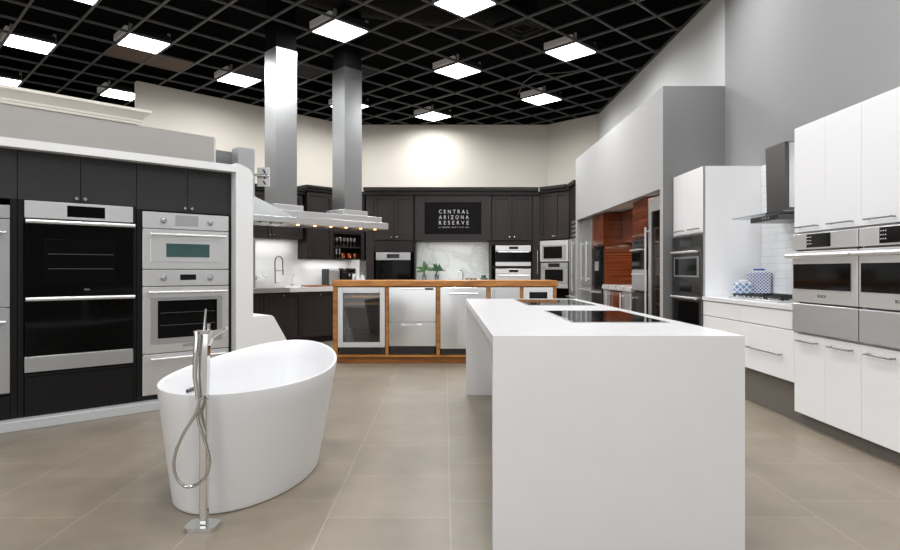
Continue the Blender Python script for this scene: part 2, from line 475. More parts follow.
RC = math.radians(45)
LAMP = 40
def lamp_at(x, y, e, z, sz):
    l = bpy.data.lights.new('ceiling_lamp', 'AREA'); l.shape = 'SQUARE'; l.size = sz; l.energy = e; l.color = (.985, .99, 1); l.spread = math.radians(165)
    o = bpy.data.objects.new('ceiling_lamp', l); COL.objects.link(o); o.location = (x, y, z); o.rotation_euler = (0, 0, RC)
lights = {
 (0, 0): 'square ceiling light nearest above the two steel chimneys', (-3, 4): 'ceiling light above the two brown ceiling tiles',
 (-5, 6): 'ceiling light at the left picture edge, above the cornice', (-2, 9): 'ceiling light just left of the free end of the cream wall',
 (0, 5): 'ceiling light close left of the left steel chimney', (4, 5): 'ceiling light half hidden behind the right steel chimney',
 (-5, 2): 'ceiling light cut by the top picture edge at upper left', (-5, 10): 'ceiling light sliver low at far left touching the cornice',
 (1, -3): 'largest ceiling light, cut by the top picture edge near the middle', (4, 0): 'middle ceiling light directly below the largest one',
 (7, 4): 'farthest ceiling light, above the back wall', (5, -3): 'ceiling light nearest the bright right wall',
 (8, 0): 'small ceiling light over the back right corner'}
for (a, b), lab in lights.items():
    c = cell(a, b)
    t = thing('ceiling_light', lab, 'ceiling light', (c.x, c.y, ZC), RC, 'square ceiling lights')
    MB().box(-.275, .275, -.275, .275, -.004, .006).build('diffuser', M['diffuser'], t)
    lamp_at(c.x, c.y, LAMP, ZC+.02, .52)
    f = MB()
    f.box(-.29, -.276, -.29, .29, .006, .05); f.box(.276, .29, -.29, .29, .006, .05)
    f.box(-.276, .276, -.29, -.276, .006, .05); f.box(-.276, .276, .276, .29, .006, .05)
    f.box(-.29, .29, -.29, .29, .05, .06)
    f.build('housing', M['housing'], t)
    MB().box(-.34, -.291, -.24, .27, .03, .13, .004).build('driver_box', M['driver_lit'], t)
    MB().box(-.27, .27, -.33, -.291, .03, .10, .004).build('rear_rail', M['tile_dark'], t)
    for sx, sy in ((-.27, -.27), (.27, -.27)):
        MB().box(sx-.02, sx+.02, sy-.01, sy+.02, .06, .16).build('bracket', M['housing'], t)
# solid tiles lying in the grid
def ctile(a, b, m, lab):
    c = cell(a, b)
    tag(MB().box(-.28, .28, -.29, .29, .006, .02).build('ceiling_tile', M[m], None, (c.x, c.y, ZC), RC), lab, 'ceiling tile')
ctile(-3, 5, 'tile_brown', 'brown ceiling tile under the left end of a ceiling light')
ctile(-2, 5, 'tile_brown', 'brown ceiling tile, right one of the brown pair')
ctile(2, 2, 'tile_dark', 'solid dark ceiling tile in front of the right chimney')
ctile(1, 3, 'tile_dark', 'solid dark ceiling tile between the chimneys')
ctile(0, 4, 'tile_dark', 'solid dark ceiling tile beside the left chimney')
c = cell(3, -3.5)
t = thing('ceiling_vent', 'black square ceiling vent beside the largest ceiling light', 'vent', (cell(3, -3).x, cell(3, -3).y, ZC), RC)
fb = MB()
for k in (.28, .2, .12):
    for s_ in (-1, 1):
        fb.box(-k, k, s_*k-.02, s_*k+.02, .006+(.28-k)*.2, .03+(.28-k)*.2); fb.box(s_*k-.02, s_*k+.02, -k+.02, k-.02, .006+(.28-k)*.2, .03+(.28-k)*.2)
fb.build('vent_louvre', M['tile_dark'], t)
MB().box(-.29, .29, -.29, .29, .06, .1).build('backing', M['deck'], t)
# ducts above the grid
tag(MB().tube([(-6, 6.3, 5.6), (-3.5, 8.3, 5.6), (-1.5, 9.6, 5.6), (1.5, 10.5, 5.6)], .3, 18).build('air_duct', M['duct']), 'round black air duct above the ceiling grid', 'duct')
tag(MB().tube([(1.45, 11.9, ZC+.05), (1.5, 11.5, ZC+.16), (1.65, 11.1, ZC+.18), (2.2, 10.7, ZC+.1), (2.7, 10.2, ZC+.05)], .009, 8).build('cable', M['cond']), 'thin grey cable looping over the ceiling grid', 'cable')

# ------------------------------------------------------------------ camera, light
cam = bpy.data.cameras.new('camera'); co = bpy.data.objects.new('camera', cam); COL.objects.link(co)
co.location = (0, 0, CAMZ); co.rotation_euler = (PI/2, 0, 0)
cam.sensor_width = 36; cam.lens = 24; cam.shift_x = 5/900; cam.shift_y = -5/900; cam.clip_end = 100
scene.camera = co
for x, y in ((-4.6, 4.2), (-1.8, 4.4), (.9, 4.2), (-3.2, 1.8), (-.3, 1.6), (2.2, 1.5), (-1.8, -1), (1, -1), (-4.6, -.8), (2.46, 6.38), (2.4, 3.7)):
    lamp_at(x, y, LAMP, ZC+.02, .52)
w = bpy.data.worlds.new('world'); scene.world = w; w.use_nodes = True
w.node_tree.nodes['Background'].inputs[0].default_value = (1, 1, 1, 1)
w.node_tree.nodes['Background'].inputs[1].default_value = 1.2
scene.view_settings.view_transform = 'Standard'; scene.view_settings.look = 'None'
scene.view_settings.exposure = 0.24; scene.view_settings.gamma = 1
scene.view_settings.use_curve_mapping = False
scene.cycles.max_bounces = 8; scene.cycles.diffuse_bounces = 4; scene.cycles.glossy_bounces = 4
scene.cycles.transparent_max_bounces = 8; scene.cycles.use_denoising = True
scene.cycles.caustics_reflective = False; scene.cycles.sample_clamp_indirect = 6

# ------------------------------------------------------------------ island
IX0, IX1, IY0, IY1, IZ = .204, 1.275, 2.55, 5.85, .93
t = thing('kitchen_island', 'long white island with waterfall ends and two black cooktops', 'kitchen island', ((IX0+IX1)/2, (IY0+IY1)/2, 0))
ox, oy = (IX0+IX1)/2, (IY0+IY1)/2; hx, hy = (IX1-IX0)/2, (IY1-IY0)/2
MB().box(-hx, hx, -hy+.045, hy-.045, IZ-.045, IZ).build('countertop', M['white_quartz'], t)
MB().box(-hx, hx, -hy, -hy+.045, 0, IZ).build('waterfall_panel', M['white_quartz'], t)
MB().box(-hx, hx, hy-.045, hy, 0, IZ).build('waterfall_panel', M['white_quartz'], t)
MB().box(-hx+.38, hx-.03, -hy+.046, hy-.046, .1, IZ-.046).build('cabinet_body', M['white_lacquer'], t)
MB().box(-hx+.44, hx-.09, -hy+.046, hy-.046, 0, .1).build('toe_kick', M['taupe_kick'], t)
for k in range(4):
    y0 = -hy+.06+k*.8
    MB().box(hx-.03, hx-.012, y0, y0+.78, .11, IZ-.055, .001).build('door', M['white_lacquer'], t)
def cooktop(lab, x0, x1, y0, y1):
    t = thing('induction_cooktop', lab, 'cooktop', ((x0+x1)/2, (y0+y1)/2, IZ))
    w, d = (x1-x0)/2, (y1-y0)/2
    MB().box(-w, w, -d, d, 0, .005, .0015).build('glass_surface', M['cook_glass'], t)
    f = MB()
    f.box(-w-.006, -w, -d-.006, d+.006, 0, .006); f.box(w, w+.006, -d-.006, d+.006, 0, .006)
    f.box(-w, w, -d-.006, -d, 0, .006); f.box(-w, w, d, d+.006, 0, .006)
    f.build('steel_trim', M['steel_mid'], t)
cooktop('black glass cooktop on the island, the nearer one', .68, 1.175, 3.158, 4.06)
cooktop('black glass cooktop at the far end of the island', .655, 1.18, 4.69, 5.62)

# ------------------------------------------------------------------ bathtub
t = thing('bathtub', 'white oval freestanding slipper bathtub on the tiled floor', 'bathtub', (-1.14, 3.63, 0), 1.46)
a_, b_, zl, zh, ee, a2, b2, dx = .735, .452, .6, .700, 3.0, .62, .35, -.055
N = 96
def rimpt(ph, off=0.0):
    c, s_ = math.cos(ph), math.sin(ph)
    return Vector(((a_-off)*c, (b_-off)*s_, zl+(zh-zl)*((1+c)/2)**ee))
def botpt(ph, off=0.0):
    c, s_ = math.cos(ph), math.sin(ph)
    return Vector((dx+(a2-off)*c, (b2-off)*s_, 0))
bm = MB(); rings = []
def ring(f): rings.append([bm.bm.verts.new(f(2*PI*k/N)) for k in range(N)])
ring(lambda p: botpt(p, .02))
for q in (0, .02, .1, .25, .4, .55, .7, .85, .97):
    ring(lambda p, q=q: botpt(p).lerp(rimpt(p), q) + Vector((0, 0, .004 if q == 0 else 0)))
ring(lambda p: rimpt(p, .004)+Vector((0, 0, .004)))
ring(lambda p: rimpt(p, .016)+Vector((0, 0, .004)))
ring(lambda p: rimpt(p, .024)+Vector((0, 0, -.004)))
for q, o in ((.85, .035), (.6, .05), (.4, .075), (.28, .12), (.22, .2)):
    ring(lambda p, q=q, o=o: (lambda B, R: Vector((B.x+(R.x-B.x)*q, B.y+(R.y-B.y)*q, R.z*q)))(botpt(p, o), rimpt(p, o)))
for A, B in zip(rings, rings[1:]):
    for k in range(N):
        j = (k+1) % N; bm.bm.faces.new((A[k], A[j], B[j], B[k]))
bm.bm.faces.new(rings[0][::-1]); bm.bm.faces.new(rings[-1])
bm.build('shell', M['tub'], t, sharp=70)
ph_ = 1.64; q_ = .80
B_, R_ = botpt(ph_, .04), rimpt(ph_, .04)
SX, SY = B_.x+(R_.x-B_.x)*q_, B_.y+(R_.y-B_.y)*q_
MB().box(SX-.05, SX+.05, SY-.012, SY+.02, R_.z*q_-.009, R_.z*q_+.009, .003).build('overflow_slot', M['mark'], t)

# ------------------------------------------------------------------ bath filler
t = thing('bath_filler', 'tall chrome floor standing bath filler in front of the tub', 'faucet', (-1.13, 2.815, 0))
t.scale = (1, 1, 1.018)
bp = MB(); P = []
for k in range(32):
    an = 2*PI*k/32; c, s_ = math.cos(an), math.sin(an)
    P.append((-.006+.072*math.copysign(abs(c)**.4, c), .058*math.copysign(abs(s_)**.4, s_)))
bp.slab(P, 0, .02); bp.build('base_plate', M['chrome'], t)
MB().box(-.018, .018, -.016, .016, .02, .60, .005).build('column', M['chrome'], t)
MB().hexa([(-.02, -.018, .60), (.018, -.018, .60), (.018, .018, .60), (-.02, .018, .60)],
          [(-.02, -.018, .905), (.024, -.018, .905), (.024, .018, .905), (-.02, .018, .905)]).build('mixer_body', M['chrome'], t)
MB().hexa([(-.034, -.034, .896), (.026, -.034, .896), (.026, .02, .896), (-.034, .02, .896)],
          [(-.036, -.036, .91), (.028, -.036, .91), (.028, .022, .91), (-.036, .022, .91)]).build('top_plate', M['chrome'], t)
sp = MB()
sp.hexa([(.022, -.014, .84), (.032, -.014, .85), (.032, .014, .85), (.022, .014, .84)],
        [(.024, -.016, .905), (.05, -.014, .908), (.05, .016, .908), (.024, .018, .905)])
sp.hexa([(.030, -.012, .866), (.094, .02, .913), (.09, .05, .913), (.028, .016, .866)], [(.03, -.012, .907), (.096, .02, .922), (.092, .05, .922), (.028, .016, .907)])
sp.build('spout', M['chrome'], t)
MB().tube([(.0, 0, .91), (.003, 0, .95), (.010, -.004, 1.01)], [.006, .005, .0045]).build('lever', M['chrome'], t)
MB().tube([(.02, 0, .91), (.021, 0, .94)], [.007, .009]).build('diverter', M['chrome'], t)
MB().tube([(-.020, -.034, .91), (-.018, -.036, .88), (-.026, -.036, .78), (-.028, -.036, .70), (-.016, -.034, .60)], [.013, .014, .012, .011, .009]).build('hand_shower', M['chrome'], t)
def px2loc(x, y, Y=2.775): return ((x-445)*Y/600+1.13, Y-2.815, (CAMZ-(y-270)*Y/600)/1.018)
pts = [(200, 398), (196.6, 412), (190, 423), (183.5, 434), (177.5, 447), (174.2, 460), (174.5, 471), (178.5, 480.5), (184.5, 486), (191, 486.6), (198, 484), (204, 478.5), (208.3, 470.5), (209.6, 461), (208, 451), (205, 441), (201, 429), (198, 419), (197.5, 408)]
path = []
for i in range(len(pts)-1):
    p0, p1, p2, p3 = pts[max(0, i-1)], pts[i], pts[i+1], pts[min(len(pts)-1, i+2)]
    for q in range(4):
        u = q/4
        cr = [.5*(2*p1[k]+(p2[k]-p0[k])*u+(2*p0[k]-5*p1[k]+4*p2[k]-p3[k])*u*u+(-p0[k]+3*p1[k]-3*p2[k]+p3[k])*u**3) for k in (0, 1)]
        path.append(px2loc(cr[0], cr[1], 2.765+.012*(i/len(pts))))
path.append(px2loc(*pts[-1], 2.78))
MB().tube(path, .0075, 10).build('hose', M['nickel'], t)

# ------------------------------------------------------------------ left oven wall
OWR = math.radians(42.5); O = (-3.283, 4.427, 0)
u_ = (math.cos(OWR), math.sin(OWR)); v_ = (-math.sin(OWR), math.cos(OWR))
def ow(s, d, z=0): return (O[0]+u_[0]*s+v_[0]*d, O[1]+u_[1]*s+v_[1]*d, z)
S = 1.018; s0 = .010; FY = .099
def ss(s): return s*S+s0
cap = MB()
poly = [(1.79, 0), (2.6, 0), (2.297, .536), (2.171, .752), (2.15, .765), (1.958, .765), (1.958, 2.11), (1.945, 2.15), (1.915, 2.178), (1.86, 2.20), (1.82, 2.212), (1.79, 2.215)]
cap.prism(poly, 0, .74)
struct('wall_oven_end', cap, M['white_wall'], 'white rounded end pillar of the oven wall with slanted foot', O, OWR)
struct('trim_oven_band', MB().box(-1.0, 1.789, 0, .74, 2.131, 2.196), M['white_wall'], 'white band along the top of the oven wall', O, OWR)
struct('trim_curb', MB().box(-1.0, 1.789, 0, .74, 0, .0757, .004), M['curb'], 'pale curb under the black oven cabinets', O, OWR)
CZ0, CZ1 = .077, 2.129
def oven_cab(name, lab, xa, xb, doors, cavs, panels=()):
    t = thing(name, lab, 'cabinet', ow(0, FY), OWR)
    carcass(xa+.001, xb-.001, .62, CZ0, CZ1, cavs).build('carcass', M['carcass_dark'], t)
    for (a, b, z0, z1, kx) in doors:
        d = slabdoor(a+.002, b-.002, z0, z1).build('door', M['charcoal'], t)
        if kx: knob_mb(kx, z0+.035).build('knob', M['chrome'], d)
    for (a, b, z0, z1) in panels: slabdoor(a, b, z0, z1).build('filler_panel', M['black_lacquer'], t)
    return t
xA0, xA1, xB1 = ss(.1045), ss(.9286), 1.786
DZ = 1.752
xm = ss(.518)
oven_cab('tall_oven_cabinet', 'charcoal tall cabinet housing the black double wall oven', xA0, xA1,
         [(xA0, xm, DZ, CZ1-.002, xm-.03), (xm, xA1, DZ, CZ1-.002, xm+.03)], (1.745, .385),
         [(xA0+.002, ss(.144), CZ0+.01, DZ-.003), (ss(.903), xA1-.002, CZ0+.01, DZ-.003), (ss(.15), ss(.913), CZ0+.005, .383)])
xm2 = ss(1.35)
oven_cab('tall_oven_cabinet', 'charcoal tall cabinet housing the bright steel double oven', xA1, xB1,
         [(xA1, xm2, DZ-.02, CZ1-.002, xm2-.03), (xm2, xB1, DZ-.02, CZ1-.002, xm2+.03)], (1.722, .1),
         [(xA1+.002, ss(.968), CZ0+.01, DZ-.023), (ss(1.716), xB1-.001, CZ0+.01, DZ-.023)])
xF0 = ss(-.85)
oven_cab('tall_refrigerator_cabinet', 'charcoal tall cabinet at the left picture edge', xF0, xA0,
         [(xF0, ss(-.37), DZ, CZ1-.002, ss(-.4)), (ss(-.37), xA0, DZ, CZ1-.002, None)], (1.75, .26),
         [(ss(.062), xA0-.002, CZ0+.01, DZ-.003), (xF0+.002, ss(-.82), CZ0+.01, DZ-.003), (ss(-.815), ss(.06), CZ0+.005, .255)])
appliance('column_refrigerator', 'steel refrigerator column cut by the left picture edge', 'refrigerator', ow(0, FY), OWR, ss(-.815), ss(.058), .58,
          [dict(k='panel', z=(1.60, 1.70), m='steel_mid'), dict(k='door', z=(.93, 1.595), m='steel_mid', h=(1.49, .03, .012, .05)), dict(k='door', z=(.28, .925), m='steel_mid', h=(.82, .03, .012, .05))])
appliance('double_wall_oven', 'black glass double wall oven with steel trim in the charcoal cabinet', 'oven', ow(0, FY), OWR, ss(.147), ss(.898), .58,
  [dict(k='panel', z=(1.612, 1.746), m='steel_light', disp=(.28, .55, .022, .112), dm='black_glass'),
   dict(k='door', z=(.998, 1.604), m='black_glass', h=(1.583, 0.0, .016, .045), win=(.13, .63, 1.10, 1.45), wm='oven_glass', racks=2, badge=(.42, 1.045, 'ıılıııı', .028, 'pale_mark')),
   dict(k='door', z=(.545, .985), m='black_glass', h=(.985, 0.0, .016, .045), win=(.10, .66, .60, .9), wm='black_glass'),
   dict(k='drawer', z=(.42, .54), m='steel_mid')])
def silver(xa, xb):
    w = xb-xa
    t = appliance('double_wall_oven', 'bright steel double oven with round knobs and a teal reflection painted on its upper window', 'oven', ow(0, FY), OWR, xa, xb, .58,
      [dict(k='panel', z=(1.575, 1.717), m='steel_light', knobs=(.17, .58), disp=(.27, .47, .03, .125), dm='steel_mid'),
       dict(k='door', z=(1.22, 1.568), m='steel_light', h=(1.52, .05, .014, .05), frame=(.06, .66, 1.28, 1.49), win=(.19, .57, 1.325, 1.445), wm='teal_glass'),
       dict(k='panel', z=(1.07, 1.212), m='steel_light', knobs=(.17, .58), disp=(.31, .45, .05, .10)),
       dict(k='door', z=(.482, 1.062), m='steel_light', h=(1.015, .03, .014, .05), frame=(.06, .69, .56, .97), fm='steel_mid', win=(.12, .64, .61, .94), racks=2, plate=(.39, .535, .11, .03)),
       dict(k='drawer', z=(.125, .474), m='steel_light', h=(.435, .05, .014, .05))])
silver(ss(.972), ss(1.712))

# grey wall with cornice above, behind the oven wall
W0 = (-2.68, 6.96, 0)
struct('wall_grey_header', MB().box(-2.4, 0, 0, .1, 0, 2.75), M['warm_grey'], 'warm grey wall behind the oven wall', W0, RC)
struct('trim_grey_wall_end', MB().box(.001, .02, -.001, .1, 0, 2.75), M['white_wall'], None, W0, RC)
cn = MB()
prof = [(0, 0), (.018, 0), (.022, .022), (.03, .028), (.034, .05), (.048, .062), (.062, .085), (.085, .098), (.098, .11), (.12, .118), (.12, .145), (0, .145)]
L0, L1 = -2.6, -.815
sec = []
for xx, k in ((L0, 0), (L1, 1)):
    sec.append([cn.bm.verts.new((xx+(p*.75 if k else 0), -p, 2.752+h)) for p, h in prof])
n = len(prof)
for i in range(n):
    j = (i+1) % n; cn.bm.faces.new((sec[0][i], sec[0][j], sec[1][j], sec[1][i]))
cn.bm.faces.new(sec[0][::-1]); cn.bm.faces.new(sec[1])
struct('trim_cornice', cn, M['cream_trim'], 'cream cornice moulding along the grey wall top', W0, RC)
# small wall carrying the pyramid hood
struct('wall_hood_stub', MB().box(-.5, 0, .0, .1, 0, 2.62), M['grey_wall'], 'grey stub wall behind the pyramid hood', (-2.36, 7.36, 0), RC)

# ------------------------------------------------------------------ range hoods
def pyramid_hood():
    t = thing('pyramid_range_hood', 'steel pyramid range hood jutting out behind the white pillar', 'range hood', (-2.30, 7.16, 0), RC)
    z0 = 1.775; w, d = .60, .30; e = .42
    MB().box(-w, e, -d, d*.35, z0, z0+.07, .003).build('rim', M['steel'], t)
    b = MB()
    b.hexa([(-w+.01, -d+.01, z0+.071), (e-.01, -d+.01, z0+.071), (e-.01, d*.35, z0+.071), (-w+.01, d*.35, z0+.071)],
           [(-.205, -.06, z0+.31), (.0, -.06, z0+.31), (.0, d*.35, z0+.31), (-.205, d*.35, z0+.31)])
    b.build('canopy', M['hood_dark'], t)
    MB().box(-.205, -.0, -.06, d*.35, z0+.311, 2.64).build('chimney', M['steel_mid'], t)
    f = MB()
    for k in range(7): f.box(-w+.03+k*.138, -w+.14+k*.138, -d+.05, d*.3, z0-.02, z0-.001, .004)
    f.build('grease_filter', M['steel_light'], t)
pyramid_hood()
t = thing('island_range_hood', 'long steel slab range hood hung from the ceiling by two tall chimneys', 'range hood', (-1.55, 9.5, 0), RC)
z0 = 1.864; HX = -1.75; CX = -1.165
MB().box(HX, .58, -.32, .3, z0, z0+.10, .003).build('canopy_rim', M['hood_slab'], t)
MB().box(HX+.05, .50, -.25, .25, z0+.10, z0+.195, .003).build('canopy', M['hood_slab'], t)
for cx_ in (CX, 0):
    MB().box(cx_-.24, cx_+.24, -.22, .22, z0+.195, z0+.275, .003).build('collar', M['hood_slab'], t)
    MB().box(cx_-.165, cx_+.165, -.165, .165, z0+.275, 4.36).build('chimney', M['steel_hood'], t)
    MB().box(cx_-.158, cx_+.158, -.158, .158, 4.361, 5.28).build('duct_sleeve', M['deck'], t)
for k in range(8):
    f = MB().box(HX+.06+k*.28, HX+.31+k*.28, -.15, .22, z0-.008, z0-.0005)
    f.build('grease_filter', M['steel_dark'], t)
    MB().tube([(HX+.18+k*.28, -.21, z0-.001), (HX+.18+k*.28, -.21, z0-.009)], .02).build('lamp', M['bulb'], t)
    l = bpy.data.lights.new('hood_lamp', 'SPOT'); l.energy = .8; l.color = (1, .72, .42); l.spot_size = 2.2; l.shadow_soft_size = .03
    o = bpy.data.objects.new('hood_lamp', l); COL.objects.link(o); o.parent = t; o.location = (HX+.18+k*.28, -.21, z0-.03)
t = thing('slotted_bracket', 'white bracket plate with three dark slots on a bar beside the left chimney', 'bracket', (-2.275, 7.52, 2.375), 0)
pl = MB().box(-.078, .078, -.006, .006, -.12, .12, .002).build('plate', M['white_wall'], t)
for k in (-1, 0, 1):
    MB().hexa([(-.01, -.008, k*.07+.025), (.01, -.008, k*.07+.025), (.035, -.008, k*.07-.025), (.012, -.008, k*.07-.025)],
              [(-.01, -.004, k*.07+.025), (.01, -.004, k*.07+.025), (.035, -.004, k*.07-.025), (.012, -.004, k*.07-.025)]).build('slot', M['mark'], pl)
MB().tube([(.07, -.02, .01), (-.16, -.055, .02)], .014).build('bar', M['chrome'], t)

# ------------------------------------------------------------------ left back kitchen (45 degrees)
L0_ = (-1.3, 10.8, 0)
struct('wall_kitchen_left', MB().box(-3.4, .2, .66, .76, 0, 2.6), M['subway'], 'tiled splashback wall of the dark left kitchen', L0_, RC)
def base_unit(lab, xa, xb):
    t = thing('base_cabinet', lab, 'cabinet', L0_, RC)
    carcass(xa+.001, xb-.001, .62, .1, .85).build('carcass', M['espresso_dark'], t)
    MB().box(xa+.001, xb-.001, .07, .09, 0, .1).build('toe_kick', M['espresso_dark'], t)
    d = shaker(xa+.003, xb-.003, .105, .848, 0, .022, .05).build('door', M['espresso'], t)
    knob_mb((xa+xb)/2, .80).build('knob', M['nickel'], d)
base_unit('dark espresso base cabinet half hidden behind the wooden console', -.78, .05)
base_unit('dark espresso base cabinet left of the wooden console', -1.455, -.78)
base_unit('dark espresso base cabinet behind the bathtub rim', -2.13, -1.455)
base_unit('dark espresso base cabinet beside the white pillar foot', -2.8, -2.13)
tag(MB().box(-1.70, .06, -.02, .655, .853, .93, .003).build('countertop', M['white_quartz'], None, L0_, RC), 'white countertop on the dark left base cabinets', 'countertop')
tag(MB().box(-2.8, -1.703, -.05, .655, .853, .932, .004).build('steel_worktop', M['steel_mid'], None, L0_, RC), 'steel worktop section left of the white countertop', 'worktop')
tag(MB().prism([(-2.35, .934), (-1.72, .934), (-1.72, .95), (-2.12, 1.05), (-2.35, 1.05)], .08, .42).build('sloped_basin', M['ceramic'], None, L0_, RC), 'white sloped basin on the steel worktop', 'basin')
tag(MB().box(-2.33, -2.262, .02, .04, .934, 1.70).build('splash_panel', M['steel_mid'], None, L0_, RC), 'narrow grey upright panel beside the white pillar', 'panel')
# uppers
def upper_unit(lab, xa, xb, z0, z1, y0, n, knobs=True, cr=True):
    t = thing('wall_cabinet', lab, 'cabinet', (L0_[0], L0_[1], 0), RC)
    b = MB()
    b.box(xa+.001, xb-.001, y0+.023, .655, z0, z1)
    b.build('carcass', M['espresso_dark'], t)
    w = (xb-xa)/n
    for k in range(n):
        d = shaker(xa+k*w+.003, xa+(k+1)*w-.003, z0+.005, z1-.02, y0, .022, .06).build('door', M['espresso'], t)
        if n == 1: kx = xa+.05
        else: kx = xa+(k+1)*w-.035 if k % 2 == 0 else xa+k*w+.035
        o = knob_mb(kx, z0+.06, y0, .012).build('knob', M['nickel'], d)
    if cr:
        c = MB()
        c.box(xa-.02, xb+.02, y0-.03, .655, z1, z1+.05); c.box(xa-.04, xb+.04, y0-.06, .655, z1+.05, z1+.09)
        c.build('crown', M['espresso_dark'], t)
    return t
UY = .354
upper_unit('dark wall cabinet with single door left of the open glass shelf', -1.14, -.611, 1.40, 2.57, UY, 1)
upper_unit('dark two door wall cabinet just right of the white pillar below the pyramid hood', -2.35, -1.185, 1.73, 2.50, UY+.06, 2)
t = thing('open_shelf_cabinet', 'dark open shelf cabinet holding glasses and copper mugs', 'cabinet', L0_, RC)
b = MB(); xa, xb = -.605, .03
b.box(xa, xa+.02, UY, .655, 1.40, 2.55); b.box(xb-.02, xb, UY, .655, 1.40, 2.55); b.box(xa+.02, xb-.02, .635, .655, 1.40, 2.55)
b.build('carcass', M['espresso_dark'], t)
for z in (1.40, 1.61, 1.86): MB().box(xa+.021, xb-.021, UY+.005, .634, z, z+.02).build('shelf', M['espresso_dark'], t)
shaker(xa+.003, xb-.003, 1.885, 2.545, UY-.001, .022, .06).build('door', M['espresso'], t)
MB().box(xa-.0, xb+.02, UY-.03, .655, 2.551, 2.60).box(xa, xb+.04, UY-.06, .655, 2.601, 2.64).build('crown', M['espresso_dark'], t)
def L2w(x, y, z): return (L0_[0]+(x-y)*a45[0], L0_[1]+(x+y)*a45[0], z)
GP = [(.028, 0), (.028, .003), (.004, .006), (.004, .07), (.018, .08), (.03, .10), (.032, .13), (.027, .165), (.025, .165), (.03, .13), (.028, .102), (.012, .084), (0, .082)]
gl_lab = ['first wine glass from the left on the upper shelf', 'second wine glass from the left on the upper shelf', 'third wine glass from the left on the upper shelf', 'middle wine glass of the upper shelf row', 'third wine glass from the right on the upper shelf', 'second wine glass from the right on the upper shelf', 'rightmost wine glass on the upper shelf']
for k in range(7):
    tag(MB().lathe(GP, (0, 0, 0), 16).build('wine_glass', M['clear'], None, L2w(-.54+k*.078, UY+.1, 1.632)), gl_lab[k]+' of the dark cabinet', 'glass', 'wine glasses on the upper shelf')
fl_lab = ['slim glass at the far left of the lower shelf', 'second slim glass on the lower shelf', 'slim glass next to the copper mugs on the lower shelf']
for k in range(3):
    tag(MB().lathe([(.026, 0), (.026, .004), (.005, .008), (.005, .05), (.022, .07), (.024, .17), (.022, .17), (.02, .072), (0, .06)], (0, 0, 0), 16).build('slim_glass', M['clear'], None, L2w(-.54+k*.07, UY+.1, 1.422)), fl_lab[k], 'glass', 'slim glasses on the lower shelf')
mg_lab = ['copper mug nearest the slim glasses', 'middle copper mug on the lower shelf', 'copper mug at the right end of the lower shelf']
for k, x in enumerate((-.34, -.20, -.07)):
    t = thing('copper_mug', mg_lab[k], 'mug', L2w(x, UY+.1, 1.422), RC, 'copper mugs on the lower shelf')
    MB().lathe([(0, 0), (.032, 0), (.036, .02), (.037, .09), (.034, .09), (.033, .01), (0, .008)]).build('cup', M['copper'], t)
    MB().tube([(.035, 0, .075), (.06, 0, .07), (.062, 0, .03), (.035, 0, .02)], .005, 8).build('handle', M['copper'], t)
for tx, tz in ((-1.75, 1.72), (-.6, 1.39)):  # unseen lamps added below the wall cabinets to brighten the tiled splashback
    l = bpy.data.lights.new('under_cabinet_area', 'AREA'); l.shape = 'RECTANGLE'; l.size = .9; l.size_y = .05; l.energy = 2.2
    o = bpy.data.objects.new('under_cabinet_area', l); COL.objects.link(o); o.location = L2w(tx, .5, tz); o.rotation_euler = (0, 0, RC)
# counter objects
def L2(x, y): return L2w(x, y, .932)
def pull_faucet(lab, loc, rot, s=1.0, coil=True):
    t = thing('kitchen_faucet', lab, 'faucet', loc, rot)
    MB().tube([(0, 0, 0), (0, 0, .012), (0, 0, .013), (0, 0, .3*s)], [.028, .028, .014, .014]).build('stem', M['nickel'], t)
    arc = [(0, 0, .3*s)] + [(.085*s-.085*s*math.cos(a), 0, .42*s+.10*s*math.sin(a)) for a in [k*PI/10 for k in range(11)]] + [(.17*s, 0, .3*s)]
    MB().tube(arc, .010, 12).build('spring_hose', M['steel_dark'], t)
    MB().tube([(.17*s, 0, .3*s), (.17*s, 0, .2*s)], [.016, .019]).build('spray_head', M['nickel'], t)
    MB().tube([(0, 0, .27*s), (.17*s, 0, .27*s)], .006, 10).build('support_arm', M['nickel'], t)
    MB().tube([(0, 0, .06), (.06, 0, .07)], .007, 10).build('lever', M['nickel'], t)
pull_faucet('tall spring pull down faucet above the white left countertop', L2(-1.66, .5), RC+.2, .98)
t = thing('small_faucet', 'small curved filtered water faucet beside the spring faucet', 'faucet', L2(-1.33, .52), RC)
MB().tube([(0, 0, 0), (0, 0, .01), (0, 0, .011), (0, 0, .12), (.01, -.03, .2), (.015, -.06, .19)], [.022, .022, .009, .008, .007, .007]).build('spout', M['nickel'], t)
MB().tube([(-.03, 0, .03), (.05, 0, .03)], .007, 10).build('handle', M['nickel'], t)
t = thing('low_faucet', 'low straight faucet at the left end above the sloped basin', 'faucet', L2(-1.98, .54), RC)
MB().tube([(0, 0, 0), (0, 0, .17)], .012).build('stem', M['nickel'], t)
MB().tube([(0, 0, .17), (.13, -.06, .175), (.135, -.065, .14)], .010).build('spout', M['nickel'], t)
t = thing('bread_bin', 'upright steel toaster beside the black coffee maker', 'toaster', L2(-.56, .46), RC)
MB().box(-.13, .12, -.09, .1, .01, .29, .02).build('body', M['steel'], t)
MB().box(-.145, -.131, -.1, .11, 0, .3, .01).build('side_panel', M['black_plastic'], t)
MB().box(-.13, .12, -.05, .05, .291, .297).build('slot', M['black_plastic'], t)
t = thing('coffee_maker', 'black countertop coffee maker beside the steel toaster', 'coffee maker', L2(-.31, .33), RC)
MB().box(-.11, .11, .0, .16, .0, .31, .012).build('body', M['black_plastic'], t)
MB().box(-.11, .11, -.1, -.001, .21, .31, .012).build('brew_head', M['black_plastic'], t)
